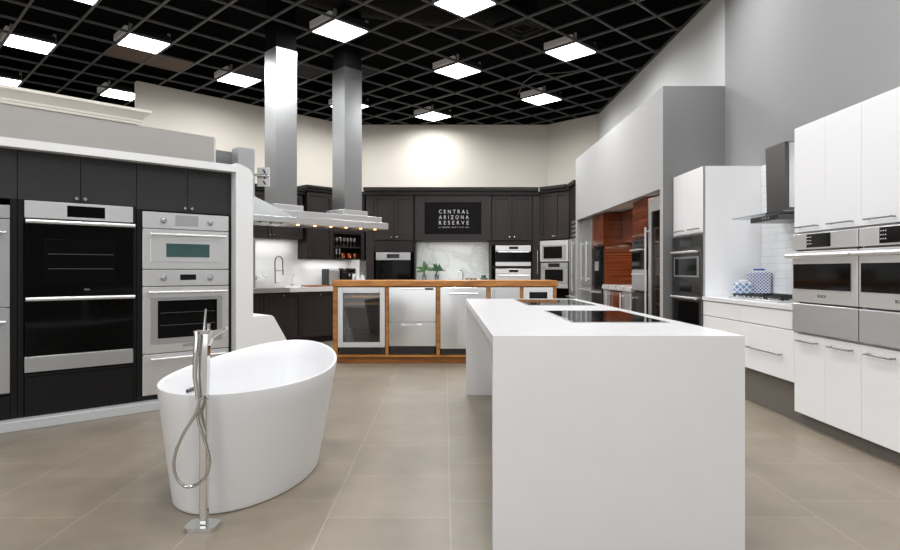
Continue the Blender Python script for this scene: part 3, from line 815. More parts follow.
MB().box(-.1, .1, -.1, -.001, 0, .025, .004).build('drip_tray', M['steel_dark'], t)
MB().tube([(0, -.05, .21), (0, -.05, .17)], .018).build('nozzle', M['chrome'], t)
MB().box(-.05, .05, -.104, -.101, .24, .285).build('display', M['display_mark'] if False else M['display'], t)
for k, x in enumerate((-.13, -.01)):
    tag(MB().lathe([(0, 0), (.045, 0), (.05, .03), (.05, .12), (.038, .15), (.038, .165), (.012, .17), (.012, .19), (0, .19)]).build('storage_jar', M['ceramic'], None, L2(x, .3)), ['white lidded jar next to the black coffee maker', 'white lidded jar at the corner, right of its twin'][k], 'jar', 'white jars in the corner')
tag(MB().box(-.22, .2, -.14, .14, 0, .022, .004).build('cutting_board', M['oak_dark'], None, L2(-1.05, .2), RC), 'brown wooden cutting board lying on the left countertop', 'cutting board')
tag(MB().lathe([(0, 0), (.04, 0), (.05, .03), (.05, .06), (.046, .06), (.045, .01), (0, .008)]).build('copper_bowl', M['copper'], None, L2(-.72, .06)), 'small copper bowl at the edge of the left countertop', 'bowl')

# ------------------------------------------------------------------ back run (faces the camera)
BY = 13.3; K = BY/600
def bx(px): return (px-445)*K
def bz(py): return CAMZ+(270-py)*K
struct('wall_kitchen_back', MB().box(-2.5, 2.62, BY+.64, BY+.74, 0, 2.95), M['bright_wall'], 'wall behind the dark back kitchen')
def brun(name, lab, xa, xb, shelves, doors, extra=None, d=.62):
    t = thing(name, lab, 'cabinet', (0, BY, 0), 0)
    carcass(xa+.001, xb-.001, d, .0, bz(195)-.0, shelves).build('carcass', M['espresso_dark'], t)
    for (a, b, z0, z1, kx, kz) in doors:
        dd = shaker(a+.004, b-.004, z0, z1, 0, .022, .075).build('door', M['espresso'], t)
        if kx is not None: knob_mb(kx, kz, 0, .018).build('knob', M['nickel'], dd)
    return t
x0, x1 = bx(366), bx(415)
t = brun('tall_coffee_cabinet', 'dark tall cabinet with built in coffee machine left of the sign', x0, x1, (bz(241), .9),
     [(bx(374), bx(394), bz(240), bz(195)-.01, bx(391.5), bz(237)), (bx(394), bx(413.5), bz(240), bz(195)-.01, bx(396.5), bz(237)), (bx(374), bx(413.5), .1, .88, None, 0)])
MB().box(x0+.002, bx(373.8), 0, .022, .05, bz(195)).build('filler_panel', M['espresso'], t)
MB().box(bx(374), bx(413.5), 0, .022, bz(252), bz(241)).build('filler_panel', M['espresso_dark'], t)
appliance('coffee_machine', 'built in coffee machine with black glass front left of the marble niche', 'coffee machine', (0, BY, 0), 0, bx(376), bx(410.5), .5,
   [dict(k='panel', z=(bz(260), bz(252.5)), m='steel_mid', disp=(.24, .52, .04, .13)), dict(k='door', z=(.95, bz(260.4)), m='oven_glass', win=(.12, .64, 1.1, bz(262)), wm='black_glass'),
    dict(k='drawer', z=(.92, .945), m='steel_mid')], inset=.03)
tag(MB().box(-.06, .06, 0, .05, 0, .09, .004).build('info_card', M['ceramic'], None, (bx(393), BY-.09, 1.0)), 'pale card in front of the coffee machine', 'card') if False else None
# sign cabinet
x0, x1 = bx(415), bx(491)
t = thing('sign_cabinet', 'dark wall cabinet over the marble niche carrying the sign', 'cabinet', (0, BY, 0))
MB().box(x0+.002, x1-.002, .03, .62, bz(240.5), bz(195)).build('carcass', M['espresso_dark'], t)
f = MB(); z0, z1 = bz(240.5), bz(195)
f.box(x0+.002, bx(424.6), 0, .03, z0, z1, .002); f.box(bx(481.4), x1-.002, 0, .03, z0, z1, .002)
f.box(bx(424.6), bx(481.4), 0, .03, z0, bz(234.2), .002); f.box(bx(424.6), bx(481.4), 0, .03, bz(202.3), z1, .002)
f.build('face_frame', M['espresso'], t)
t = thing('showroom_sign', 'black sign reading CENTRAL ARIZONA RESERVE on the dark cabinet', 'sign', (0, BY, 0))
MB().box(bx(424.6)+.004, bx(481.4)-.004, .012, .029, bz(234.2)+.004, bz(202.3)-.004).build('sign_board', M['sign'], t)
cx = bx(453.8)
for s_, py in (('CENTRAL', 213.4), ('ARIZONA', 219.0), ('RESERVE', 224.5)):
    text_mesh('lettering', s_, .118, M['lettering'], t, (cx, .011, bz(py)), spacing=1.8, width=bx(468.6)-bx(438.9), depth=.0012)
dm = MB(); xx = bx(438.6)
rr = random.Random(3)
while xx < bx(468.6):
    wd = rr.uniform(.008, .018)
    if rr.random() < .85: dm.box(xx, xx+wd, .0095, .0118, bz(227.8), bz(227.8)+rr.uniform(.018, .028))
    xx += wd+.008
dm.build('small_lettering', M['lettering_dim'], t)
# niche under the sign
t = thing('niche_base_cabinet', 'dark base cabinet under the marble niche behind the console', 'cabinet', (0, BY, 0))
carcass(x0+.002, x1-.002, .62, 0, .88).build('carcass', M['espresso_dark'], t)
for k in range(2): shaker(x0+.01+k*.84, x0+.835+k*.84, .1, .87, 0, .022, .075).build('door', M['espresso'], t)
tag(MB().box(x0+.002, x1-.002, -.02, .60, .882, .925, .002).build('countertop', M['white_quartz'], None, (0, BY, 0)), 'white counter in the niche under the sign', 'countertop')
tag(MB().box(x0+.004, x1-.004, .602, .625, .926, bz(240.5)-.002).build('marble_splashback', M['marble'], None, (0, BY, 0)), 'white veined marble splashback under the sign', 'splashback')
for xx in (x0, x1): pass
l = bpy.data.lights.new('niche_fill', 'AREA'); l.shape = 'RECTANGLE'; l.size = 1.4; l.size_y = .06; l.energy = 3.5  # unseen lamp added under the sign cabinet to brighten the niche
o = bpy.data.objects.new('niche_fill', l); COL.objects.link(o); o.location = (bx(453), BY+.3, bz(240.5)-.01)
# steam oven tower
x0, x1 = bx(491), bx(533)
t = brun('tall_oven_cabinet', 'dark tall cabinet with stacked steel ovens right of the sign', x0, x1, (bz(242.5), .62),
     [(bx(492), bx(512), bz(240.5), bz(195)-.01, bx(509.5), bz(237)), (bx(512), bx(532), bz(240.5), bz(195)-.01, bx(514.5), bz(237)), (bx(492), bx(532), .1, .6, None, 0)])
MB().box(x0+.02, x1-.02, .0, .022, bz(245.2), bz(241.3)).build('filler_panel', M['espresso_dark'], t)
appliance('steam_oven', 'steel steam oven with black window, upper of the stack by the sign', 'oven', (0, BY, 0), 0, bx(495.5), bx(530.7), .5,
   [dict(k='panel', z=(bz(250.4), bz(245.5)), m='steel_light', disp=(.3, .5, .025, .085)), dict(k='door', z=(bz(266), bz(250.7)), m='steel_light', win=(.0, .78, bz(262), bz(251.5)), h=(bz(252), .05, .012, .05))], inset=.03)
appliance('warming_oven', 'steel oven below the steam oven, lower of the stack by the sign', 'oven', (0, BY, 0), 0, bx(495.5), bx(530.7), .5,
   [dict(k='panel', z=(bz(273.5), bz(268.8)), m='steel_light', disp=(.3, .5, .025, .085)), dict(k='door', z=(.65, bz(273.8)), m='steel_light', win=(.06, .72, .72, .98), h=(bz(275.5), .05, .012, .05))], inset=.03)
MB().box(x0+.02, x1-.02, .0, .022, bz(268.6), bz(266.3)).build('filler_panel', M['espresso_dark'], t)
# pantry pull-out
x0, x1 = bx(533), bx(540)
t = thing('pull_out_pantry', 'narrow dark pull out pantry with a long upright handle', 'cabinet', (0, BY, 0))
MB().box(x0+.002, x1-.002, .023, .62, 0, bz(195)).build('carcass', M['espresso_dark'], t)
d = MB().box(x0+.003, x1-.003, 0, .022, .1, bz(195)-.01, .002).build('door', M['espresso'], t)
MB().box(x1-.002, x1+.03, .032, .4, 0, bz(191)).build('filler_panel', M['espresso_dark'], t)
bar_v(MB(), bz(274), bz(250.5), bx(537.2), -.04, .011, 0, .04).build('handle', M['nickel'], d)
# crown over back run
c = MB(); c.box(bx(366)-.02, bx(538.5), -.04, .62, bz(195)+.002, bz(191)); c.box(bx(366)-.05, bx(537.8), -.09, .62, bz(191), bz(187.6))
tag(c.build('crown_moulding', M['espresso_dark'], None, (0, BY, 0)), 'dark crown moulding along the back kitchen cabinets', 'moulding')
# corner cabinet left of the coffee cabinet
t = thing('corner_wall_cabinet', 'dark corner wall cabinet left of the tall coffee machine cabinet', 'cabinet', (0, BY, 0))
MB().box(-2.35, bx(366)-.06, .25, .62, 1.43, bz(190)).build('carcass', M['espresso_dark'], t)
shaker(-2.345, bx(366)-.07, 1.435, bz(192), .227, .022, .075).build('door', M['espresso_dark'], t)
t = thing('corner_base_cabinet', 'dark corner base cabinet behind the left countertop', 'cabinet', (0, BY, 0))
MB().box(-2.35, bx(366)-.004, .023, .62, 0, .88).build('carcass', M['espresso_dark'], t)
shaker(-2.345, bx(366)-.01, .1, .87, 0, .022, .075).build('door', M['espresso'], t)
tag(MB().box(-2.35, bx(366)-.004, -.02, .6, .882, .925).build('countertop', M['marble_dark'], None, (0, BY, 0)), 'veined corner counter beside the tall coffee cabinet', 'countertop')
tag(MB().box(-2.35, bx(366)-.004, .602, .625, .926, 1.425).build('marble_splashback', M['marble_dark'], None, (0, BY, 0)), 'grey veined splashback in the left corner', 'splashback')

# items in niche
def vase_plant(name, lab, px, mat_, n, h, seed, spread, dy=.12, width=.03):
    r = random.Random(seed)
    t = thing(name, lab, 'plant', (bx(px), BY+dy, .926))
    MB().lathe([(0, 0), (.05, 0), (.055, .03), (.05, .14), (.038, .20), (.035, .20), (.046, .14), (.05, .03), (0, .01)], (0, 0, 0), 18).build('vase', M['clear'], t)
    st = MB(); lf = MB()
    for k in range(n):
        th = math.radians(-75+150*(k+.5)/n+r.uniform(-9, 9)); L = spread*r.uniform(.75, 1)
        b0 = Vector((math.sin(th)*.02, r.uniform(-.03, .03), h*r.uniform(.52, .62)))
        st.tube([(0, 0, .03), (b0.x*.5, b0.y*.5, b0.z*.6), tuple(b0)], .006, 8)
        d = Vector((math.sin(th), r.uniform(-.35, .35), math.cos(th))); sd = Vector((math.cos(th), .25, -math.sin(th)))
        prev = None
        for q in range(8):
            f = q/7; wd = width*math.sin(PI*min(.98, f*.88+.1))
            p = b0+d*(L*f)+Vector((0, 0, -.28*L*f*f*abs(math.sin(th))*1.6))
            row = [lf.bm.verts.new(p-sd*wd), lf.bm.verts.new(p+Vector((0, -.012*math.sin(PI*f), 0))), lf.bm.verts.new(p+sd*wd)]
            if prev:
                lf.bm.faces.new((prev[0], prev[1], row[1], row[0])); lf.bm.faces.new((prev[1], prev[2], row[2], row[1]))
            prev = row
    st.build('stem', M['leaf'], t); lf.build('leaves', M[mat_], t)
vase_plant('potted_sprig', 'light green leafy sprig in a glass vase in the marble niche', 424, 'leaf', 8, .46, 4, .23)
vase_plant('potted_fern', 'darker bushy green plant in a glass vase in the marble niche', 436.5, 'leaf_dark', 13, .46, 9, .22, .40, .026)
t = thing('niche_faucet', 'chrome arched faucet in the marble niche', 'faucet', (bx(463.5), BY+.42, .926), .6)
MB().tube([(0, 0, 0), (0, 0, .01), (0, 0, .011), (0, 0, .2)] + [(-.06+.06*math.cos(a), 0, .2+.07*math.sin(a)) for a in [k*PI/8 for k in range(1, 9)]] + [(-.12, 0, .16)], [.03, .03, .013] + [.012]*10, 12).build('spout', M['chrome'], t)
MB().tube([(0, 0, .05), (.06, 0, .08)], .008, 10).build('lever', M['chrome'], t)
cl = ['left candle glass of three in the marble niche', 'middle candle glass of three in the marble niche', 'right candle glass of three in the marble niche']
for k, px in enumerate((467.5, 471.7, 475.6)):
    t = thing('candle_glass', cl[k], 'candle', (bx(px), BY+.2, .926), 0, 'candle glasses in the niche')
    MB().lathe([(0, 0), (.036, 0), (.038, .1), (.034, .1), (.032, .012), (0, .01)], (0, 0, 0), 16).build('cup', M['candle'], t)
    MB().lathe([(.0, .012), (.031, .012), (.031, .085), (0, .085)], (0, 0, 0), 16).build('wax', M['ceramic'], t)
t = thing('glass_bowl_plant', 'small succulent in a clear glass bowl at the niche right end', 'plant', (bx(484.5), BY+.2, .926))
MB().lathe([(0, 0), (.06, 0), (.085, .05), (.08, .11), (.076, .11), (.08, .05), (.055, .01), (0, .008)], (0, 0, 0), 18).build('bowl', M['clear'], t)
lf = MB()
for k in range(12):
    an = k*2.4; r_ = .03+.04*((k*37) % 10)/10
    lf.tube([(0, 0, .03), (math.cos(an)*r_*.6, math.sin(an)*r_*.6, .12), (math.cos(an)*r_, math.sin(an)*r_, .17)], [.01, .016, .003], 8)
lf.build('leaves', M['leaf_dark'], t)

# 45 degree unit at the back right
AX = 2.1; AL = (AX, BY, 0); AR = -RC; TW = .76
def az(py, Y=13.03): return CAMZ+(270-py)*Y/600
t = thing('angled_appliance_cabinet', 'dark angled corner cabinet with microwave and coffee machine', 'cabinet', AL, AR)
carcass(.012, TW, .55, 0, az(192), (az(239.5), az(299))).build('carcass', M['espresso_dark'], t)
for k in range(2):
    d = shaker(.014+k*.373, .385+k*.373, az(239), az(192.5), 0, .022, .07).build('door', M['espresso'], t)
    knob_mb(.36 if k == 0 else .41, az(236), 0, .018).build('knob', M['nickel'], d)
shaker(.014, .756, .1, az(300), 0, .022, .07).build('door', M['espresso_dark'], t)
cr = MB(); cr.box(.03, TW-.01, -.04, .5, az(192)+.002, az(189)); cr.box(.05, TW-.04, -.09, .5, az(189), az(186))
cr.build('crown', M['espresso_dark'], t)
appliance('built_in_microwave', 'steel trimmed microwave in the angled corner cabinet', 'microwave', AL, AR, .022, .752, .45,
  [dict(k='panel', z=(az(243), az(240.5)), m='steel_light'), dict(k='door', z=(az(261.5), az(243)), m='steel_light', frame=(.05, .68, az(260), az(245)), fm='steel_mid', win=(.1, .58, az(258.5), az(246.5)))], inset=.03)
appliance('built_in_coffee_machine', 'steel coffee machine below the microwave in the angled cabinet', 'coffee machine', AL, AR, .04, .74, .45,
  [dict(k='panel', z=(az(268), az(262.7)), m='steel_mid', disp=(.2, .5, .02, .1)), dict(k='door', z=(az(283), az(268.3)), m='steel_mid', win=(.12, .58, az(281), az(269.5)), wm='black_glass'), dict(k='drawer', z=(az(288), az(283.4)), m='steel')], inset=.03)
FRX = 2.645
t = appliance('corner_refrigerator', 'steel refrigerator column with long handle beside the angled cabinet', 'refrigerator', (FRX, 12.72, 0), -PI/2, 0, .60, .65,
  [dict(k='drawer', z=(.1, .72), m='steel_mid', h=(.66, .05, .014, .06)), dict(k='door', z=(.725, 1.86), m='steel_mid', vh=(.54, .76, 1.80))], inset=.03)
t = thing('refrigerator_surround', 'dark cabinet above the steel refrigerator column in the corner', 'cabinet', (FRX, 12.72, 0), -PI/2)
MB().box(0, .6, 0, .65, 1.87, 2.95).build('carcass', M['espresso'], t)
g = MB()
for k in range(4): g.box(.2, .58, -.006, -.0005, 1.90+k*.09, 1.95+k*.09)
g.build('vent_grille', M['steel_mid'], t)
MB().box(-.02, .605, -.05, .65, 2.951, 3.03).build('crown', M['espresso_dark'], t)

# ------------------------------------------------------------------ wooden console with display appliances
CY = 7.756; KC = CY/600
def cxp(px): return (px-445)*KC
def cz(py): return CAMZ+(270-py)*KC
t = thing('wooden_console', 'honey wood display counter holding steel undercounter appliances', 'counter', (0, CY, 0))
ctz = cz(280.6)
MB().box(cxp(332), cxp(557.5), -.02, .68, ctz-.075, ctz, .003).build('countertop', M['oak'], t)
rails = [(333, 337.6), (385.5, 388.6), (436.3, 440), (486.8, 490), (520, 523), (553.2, 556.5)]
for a, b in rails:
    MB().box(cxp(a), cxp(b), 0, .66, .115 if a < 521 else .115, ctz-.076).build('divider', M['oak'], t)
MB().box(cxp(333), cxp(556.5), 0, .66, .085, .114).build('bottom_shelf', M['oak'], t)
MB().box(cxp(334), cxp(555), .03, .64, 0, .084).build('plinth', M['oak_dark'], t)
MB().box(cxp(337.8), cxp(553), .64, .66, .115, ctz-.077).build('back_panel', M['oak_dark'], t)
MB().box(cxp(523.2), cxp(553), 0, .63, cz(303), cz(300.2)).build('shelf', M['oak'], t)
zb, ztp = .122, ctz-.085
# beverage cooler with glass door
x0, x1 = cxp(338), cxp(385.1)
t = thing('wine_cooler', 'undercounter wine cooler with glass door and wooden racks', 'wine cooler', (0, CY, 0))
b = MB(); zk = cz(347.2)
b.box(x0+.01, x0+.03, .03, .6, zb, ztp); b.box(x1-.03, x1-.01, .03, .6, zb, ztp); b.box(x0+.03, x1-.03, .58, .6, zb, ztp)
b.box(x0+.03, x1-.03, .03, .58, ztp-.02, ztp); b.box(x0+.03, x1-.03, .03, .58, zk, zk+.02)
b.build('body', M['inside'], t)
MB().box(x0+.01, x1-.01, .04, .08, zb, zk-.005).build('toe_grille', M['black_plastic'], t)
f = MB(); fw = .067
f.box(x0, x0+fw, -.02, .025, zk, ztp, .003); f.box(x1-fw, x1, -.02, .025, zk, ztp, .003)
f.box(x0+fw, x1-fw, -.02, .025, ztp-.075, ztp, .003); f.box(x0+fw, x1-fw, -.02, .025, zk, zk+.065, .003)
d = f.build('door', M['steel'], t)
MB().box(x0+fw, x1-fw, 0, .008, zk+.065, ztp-.075).build('glass_pane', M['wine_glass_front'], d)
for py in (297.2, 304): MB().box(x0+.04, x1-.04, .06, .5, cz(py)-.014, cz(py)+.014).build('wine_rack', M['shelf_wood'], t)
MB().box(x0+.04, x1-.04, .12, .5, cz(334), cz(334)+.012).build('wine_rack', M['inside'], t)
bar_v(MB(), zk+.1, ztp-.1, x0+.03, -.06, .009, -.02, .04).build('handle', M['steel_light'], d) if False else None
l = bpy.data.lights.new('cooler_lamp', 'AREA'); l.shape = 'RECTANGLE'; l.size = .4; l.size_y = .05; l.energy = 1.2; l.color = (1, .93, .82)
o = bpy.data.objects.new('cooler_lamp', l); COL.objects.link(o); o.location = ((x0+x1)/2, CY+.045, ztp-.03); o.rotation_euler = (-.5, 0, 0)
# refrigerator drawers
def flat_handle(p, xa, xb, z, y=-.02, m='steel_light'):
    b = MB(); b.box(xa, xb, y-.045, y-.03, z-.011, z+.011, .003)
    b.box(xa+.02, xa+.045, y-.031, y, z-.008, z+.008); b.box(xb-.045, xb-.02, y-.031, y, z-.008, z+.008)
    return b.build('handle', M[m], p)
x0, x1 = cxp(389), cxp(435.8)
t = thing('undercounter_refrigerator', 'polished steel undercounter refrigerator with two drawers', 'refrigerator', (0, CY, 0))
MB().box(x0+.015, x1-.015, .005, .6, zb, ztp-.01).build('body', M['steel_dark'], t)
MB().box(x0+.01, x1-.01, -.004, .004, zb, cz(346.5)).build('toe_grille', M['black_plastic'], t)
d = MB().box(x0, x1, -.02, .004, cz(321.5), ztp, .003).build('drawer', M['steel_v'], t)
flat_handle(d, cxp(401.5), cxp(423), cz(289))
MB().box(cxp(425), cxp(433.5), -.023, -.019, cz(290), cz(288)).build('vent_slot', M['mark'], d)
d = MB().box(x0, x1, -.02, .004, cz(346), cz(322), .003).build('drawer', M['steel_v'], t)
flat_handle(d, cxp(401.5), cxp(423), cz(324.5))
# dishwasher
x0, x1 = cxp(440.3), cxp(486.4)
t = thing('dishwasher', 'steel dishwasher with bar handle in the wooden console', 'dishwasher', (0, CY, 0))
MB().box(x0+.015, x1-.015, .005, .6, zb, ztp-.01).build('body', M['steel_dark'], t)
MB().box(x0+.01, x1-.01, -.003, .004, zb+.005, cz(349)).build('toe_grille', M['black_plastic'], t)
d = MB().box(x0, x1, -.02, .004, cz(348.6), ztp, .003).build('door', M['steel_v'], t)
bar_h(MB(), cxp(449), cxp(478), cz(293.5), -.07, .011, -.02, .04).build('handle', M['steel_light'], d)
# ice maker
x0, x1 = cxp(490.3), cxp(519.7)
t = thing('ice_maker', 'narrow steel ice maker with upright handle in the console', 'ice maker', (0, CY, 0))
MB().box(x0+.012, x1-.012, .005, .6, zb, ztp-.01).build('body', M['steel_dark'], t)
d = MB().box(x0, x1, -.02, .004, .22, ztp, .003).build('door', M['steel'], t)
MB().box(x0, x1, -.005, .004, zb+.002, .215).build('toe_grille', M['black_plastic'], t)
bar_v(MB(), .5, cz(290.5), cxp(493.3), -.07, .01, -.02, .04).build('handle', M['steel_light'], d)
# microwave drawer on the upper shelf
x0, x1 = cxp(523.3), cxp(552.9)
t = thing('microwave', 'small steel microwave with dark window at the console right end', 'microwave', (0, CY, 0))
zq = cz(300)
MB().box(x0+.01, x1-.01, .005, .5, zq+.001, ztp-.01).build('body', M['steel_dark'], t)
d = MB().box(x0, x1, -.015, .004, zq+.001, ztp, .003).build('door', M['steel_light'], t)
MB().box(x0+.075, x1-.075, -.019, -.014, zq+.01, cz(292), .001).build('window', M['black_glass'], d)
t = thing('storage_box', 'dark box under the microwave in the console', 'box', (0, CY, 0))
MB().box(x0+.02, x1-.02, .06, .58, zb, .6, .004).build('crate', M['black_plastic'], t)
MB().box(x0+.01, x1-.01, .05, .59, .601, .63, .004).build('lid', M['black_plastic'], t)

# ------------------------------------------------------------------ right white kitchen
RW = (2.757, 4.736, 0); RR = -PI/2; DD = XR-2.757-.004
ZT = 2.323
def white_oven_unit(k, lab, labo):
    xa = .762*k; xb = xa+.762; xm = (xa+xb)/2
    t = thing('tall_white_cabinet', lab, 'cabinet', RW, RR)
    carcass(xa+.001, xb-.001, DD, .1, ZT, (1.488, .715)).build('carcass', M['carcass_white'], t)
    MB().box(xa+.001, xb-.001, .055, .075, 0, .1).build('toe_kick', M['taupe_kick'], t)
    for a, b in ((xa, xm), (xm, xb)):
        d = slabdoor(a+.0015, b-.0015, 1.502, ZT).build('door', M['white_lacquer'], t)
        c_ = (a+b)/2
        bar_h(MB(), c_-.12, c_+.12, 1.54, -.035, .0065, 0, .01).build('handle', M['dark_nickel'], d)
        d = slabdoor(a+.0015, b-.0015, .1, .715).build('door', M['white_lacquer'], t)
        bar_h(MB(), c_-.12, c_+.12, .665, -.035, .0065, 0, .01).build('handle', M['dark_nickel'], d)
    appliance('wall_oven', labo, 'oven', RW, RR, xa+.006, xb-.006, .52,
      [dict(k='panel', z=(1.366, 1.486), m='steel_light', disp=(.19, .47, .012, .112), marks=1),
       dict(k='door', z=(.965, 1.352), m='steel_light', h=(1.318, .0, .017, .045), win=(.03, .68, 1.065, 1.255), badge=(.37, 1.008, 'BOSCH', .03, 'mark'))], 'wall ovens in the white cabinets')
    appliance('warming_oven', labo.replace('wall oven with', 'warming drawer under the oven with'), 'warming drawer', RW, RR, xa+.006, xb-.006, .52,
      [dict(k='drawer', z=(.735, .952), m='steel')], 'warming drawers in the white cabinets')
white_oven_unit(0, 'white tall cabinet fully in view at the near right', 'steel wall oven with its whole front in view at the near right')
white_oven_unit(1, 'white tall cabinet cut by the right picture edge', 'steel wall oven with its front cut by the right picture edge')
# base drawers and counter
def drawer_unit(lab, xa, xb, hd):
    t = thing('floating_drawer_cabinet', lab, 'cabinet', RW, RR)
    carcass(xa+.001, xb-.001, DD, .32, .888).build('carcass', M['carcass_white'], t)
    d = slabdoor(xa+.0015, xb-.0015, .735, .882).build('drawer', M['white_lacquer'], t)
    d = slabdoor(xa+.0015, xb-.0015, .32, .728).build('drawer', M['white_lacquer'], t)
    if hd:
        bar_h(MB(), (xa+xb)/2-.275, (xa+xb)/2+.275, .518, -.035, .0065, 0, .01).build('handle', M['dark_nickel'], d)
drawer_unit('white floating drawer cabinet below the gas cooktop', -.867, -.001, True)
drawer_unit('white floating drawer cabinet beside the far tall oven cabinet', -1.672, -.867, False)
struct('trim_recess', MB().box(-1.672, -.001, .06, .1, 0, .318), M['taupe_kick'], 'taupe recess panel under the floating drawers', RW, RR)
tag(MB().box(-1.672, -.001, -.012, DD, .890, .93, .002).build('countertop', M['white_quartz'], None, RW, RR), 'white countertop under the glass range hood', 'countertop')
struct('trim_tile_splashback', MB().box(-1.672, -.001, DD-.006, DD+.003, .931, 2.32), M['shiplap'], 'white tiled splashback behind the gas cooktop', RW, RR)
# gas cooktop
t = thing('gas_cooktop', 'steel gas cooktop with black grates on the white countertop', 'cooktop', (3.10, 5.60, .931), RR)
MB().box(-.45, .45, -.25, .23, 0, .012, .003).build('tray', M['steel'], t)
for gx in (-.3, 0, .3):
    g = MB()
    for k in (-.135, .135): g.box(gx+k-.006, gx+k+.006, -.2, .2, .03, .045)
    for k in (-.2, 0, .2): g.box(gx-.141, gx+.141, k-.006, k+.006, .03, .045)
    for a in (-.13, .13):
        for b in (-.19, .19): g.box(gx+a-.006, gx+a+.006, b-.006, b+.006, .012, .03)
    g.build('grate', M['iron'], t)
for bxy in ((-.3, -.1), (-.3, .1), (0, 0), (.3, -.1), (.3, .1)):
    MB().lathe([(0, 0), (.045, 0), (.045, .008), (.03, .012), (.03, .02), (0, .022)], (bxy[0], bxy[1], .012)).build('burner', M['iron'], t)
for k in range(5):
    MB().tube([(-.16+.08*k, -.225, .012), (-.16+.08*k, -.225, .034)], .014).build('knob', M['chrome'], t)
# hood
t = thing('glass_range_hood', 'dark steel chimney hood with a glass canopy on the right wall', 'range hood', (2.757, 5.60, 0), RR)
ch = MB(); ch.hexa([(-.165, .335, 1.76), (.155, .335, 1.76), (.155, DD-.01, 1.76), (-.165, DD-.01, 1.76)],
                   [(-.172, .325, 2.377), (.16, .325, 2.377), (.16, DD-.01, 2.377), (-.172, DD-.01, 2.377)])
ch.build('chimney', M['steel_dark'], t)
MB().box(.162, .168, .36, DD-.02, 1.78, 2.37).build('side_panel', M['steel_light'], t)  # lighter steel skin, light on this chimney side put into its colour
MB().slab([(-.45, .14), (.45, .14), (.45, DD-.01), (-.45, DD-.01)], 1.716, 1.726).build('glass_canopy', M['clear'], t)
b = MB().box(-.28, .21, .235, DD-.01, 1.665, 1.715, .002).build('control_box', M['steel_dark'], t)
for k in range(3): MB().box(-.06+k*.05, -.04+k*.05, .232, .236, 1.685, 1.70).build('button', M['steel_light'], b)
MB().box(-.165, .155, .32, DD-.01, 1.727, 1.759).build('motor_box', M['steel_dark'], t)
# canisters
def canister(lab, x, y, w, d, h, m, topm, rot):
    t = thing('canister', lab, 'canister', (x, y, .931), rot)
    MB().box(-w/2, w/2, -d/2, d/2, 0, h, .012).build('body', M[m], t)
    MB().box(-w/2+.02, w/2-.02, -d/2+.01, d/2-.01, h+.001, h+.012, .004).build('lid', M['ceramic'], t)
    MB().box(-w*.25, w*.25, -.015, .015, h+.013, h+.032, .006).build('knob', M[topm], t)
canister('shorter blue lattice canister behind the gas cooktop', 3.08, 6.20, .17, .07, .145, 'blue_lattice', 'ceramic', -.35)
canister('taller blue patterned canister with cobalt lid grip behind the gas cooktop', 3.265, 6.24, .22, .09, .26, 'blue_dots', 'blue', -.35)
# far tall oven cabinet
xa, xb = -2.51, -1.675
t = thing('tall_white_oven_cabinet', 'white tall cabinet with dark steel double oven at the far end', 'cabinet', RW, RR)
carcass(xa+.001, xb-.001, DD, .1, ZT, (1.598, .34)).build('carcass', M['white_lacquer'], t)
MB().box(xa+.001, xb-.001, .055, .075, 0, .1).build('toe_kick', M['taupe_kick'], t)
MB().box(xb-.001, xb+.0025, 0, .022, .1, ZT).build('side_trim', M['steel_mid'], t)
xm = (xa+xb)/2
for a, b in ((xa, xm), (xm, xb)):
    d = slabdoor(a+.0015, b-.0015, 1.615, ZT).build('door', M['white_lacquer'], t); c_ = (a+b)/2
    bar_h(MB(), c_-.13, c_+.13, 1.66, -.035, .007, 0, .01).build('handle', M['dark_nickel'], d)
slabdoor(xa+.0015, xb-.0015, .1, .335).build('drawer', M['white_lacquer'], t)
MB().box(xa+.002, xa+.022, 0, .022, .34, 1.613).build('filler_panel', M['white_lacquer'], t)
appliance('double_wall_oven', 'dark steel double oven in the far white tall cabinet', 'oven', RW, RR, xa+.024, xb-.003, .52,
  [dict(k='panel', z=(1.462, 1.597), m='steel_dark', disp=(.22, .56, .02, .115)), dict(k='door', z=(1.095, 1.455), m='steel_dark', h=(1.41, .06, .014, .035), frame=(.06, .75, 1.13, 1.36), fm='steel_mid', win=(.1, .71, 1.15, 1.34)),
   dict(k='panel', z=(.945, 1.088), m='steel_dark', disp=(.22, .56, .02, .115)), dict(k='door', z=(.36, .938), m='steel_dark', h=(.90, .06, .014, .035), win=(.07, .74, .42, .86))])

# ------------------------------------------------------------------ alcove wood kitchen (behind the partition opening)
AK = 2.70
def alc(y): return (AK+.03, y, 0)
AD = XR-AK-.045
# wine column near end
t = thing('wine_column', 'tall glass door wine refrigerator at the near end of the wood kitchen', 'wine cooler', alc(8.06), RR)
w_ = .66
b = MB(); b.box(0, .02, .03, AD, .08, 2.16); b.box(w_-.02, w_, .03, AD, .08, 2.16); b.box(.02, w_-.02, AD-.02, AD, .08, 2.16); b.box(.02, w_-.02, .03, AD-.02, 2.14, 2.16); b.box(.02, w_-.02, .03, AD-.02, .08, .1)
b.build('body', M['steel_mid'], t)
f = MB(); f.box(.002, .10, 0, .029, .1, 2.16, .003); f.box(w_-.06, w_-.002, 0, .029, .1, 2.16, .003); f.box(.1, w_-.06, 0, .029, 1.98, 2.16, .003); f.box(.1, w_-.06, 0, .029, .1, .2, .003)
d = f.build('door', M['steel_light'], t)
MB().box(.1, w_-.06, .01, .018, .2, 1.98).build('glass_pane', M['wine_glass_front'], d)
bar_v(MB(), .5, 1.78, .035, -.05, .013, 0, .05).build('handle', M['steel_light'], d)
for k in range(8): MB().box(.03, w_-.03, .06, AD-.05, .35+k*.2, .37+k*.2).build('wine_rack', M['shelf_wood'], t)
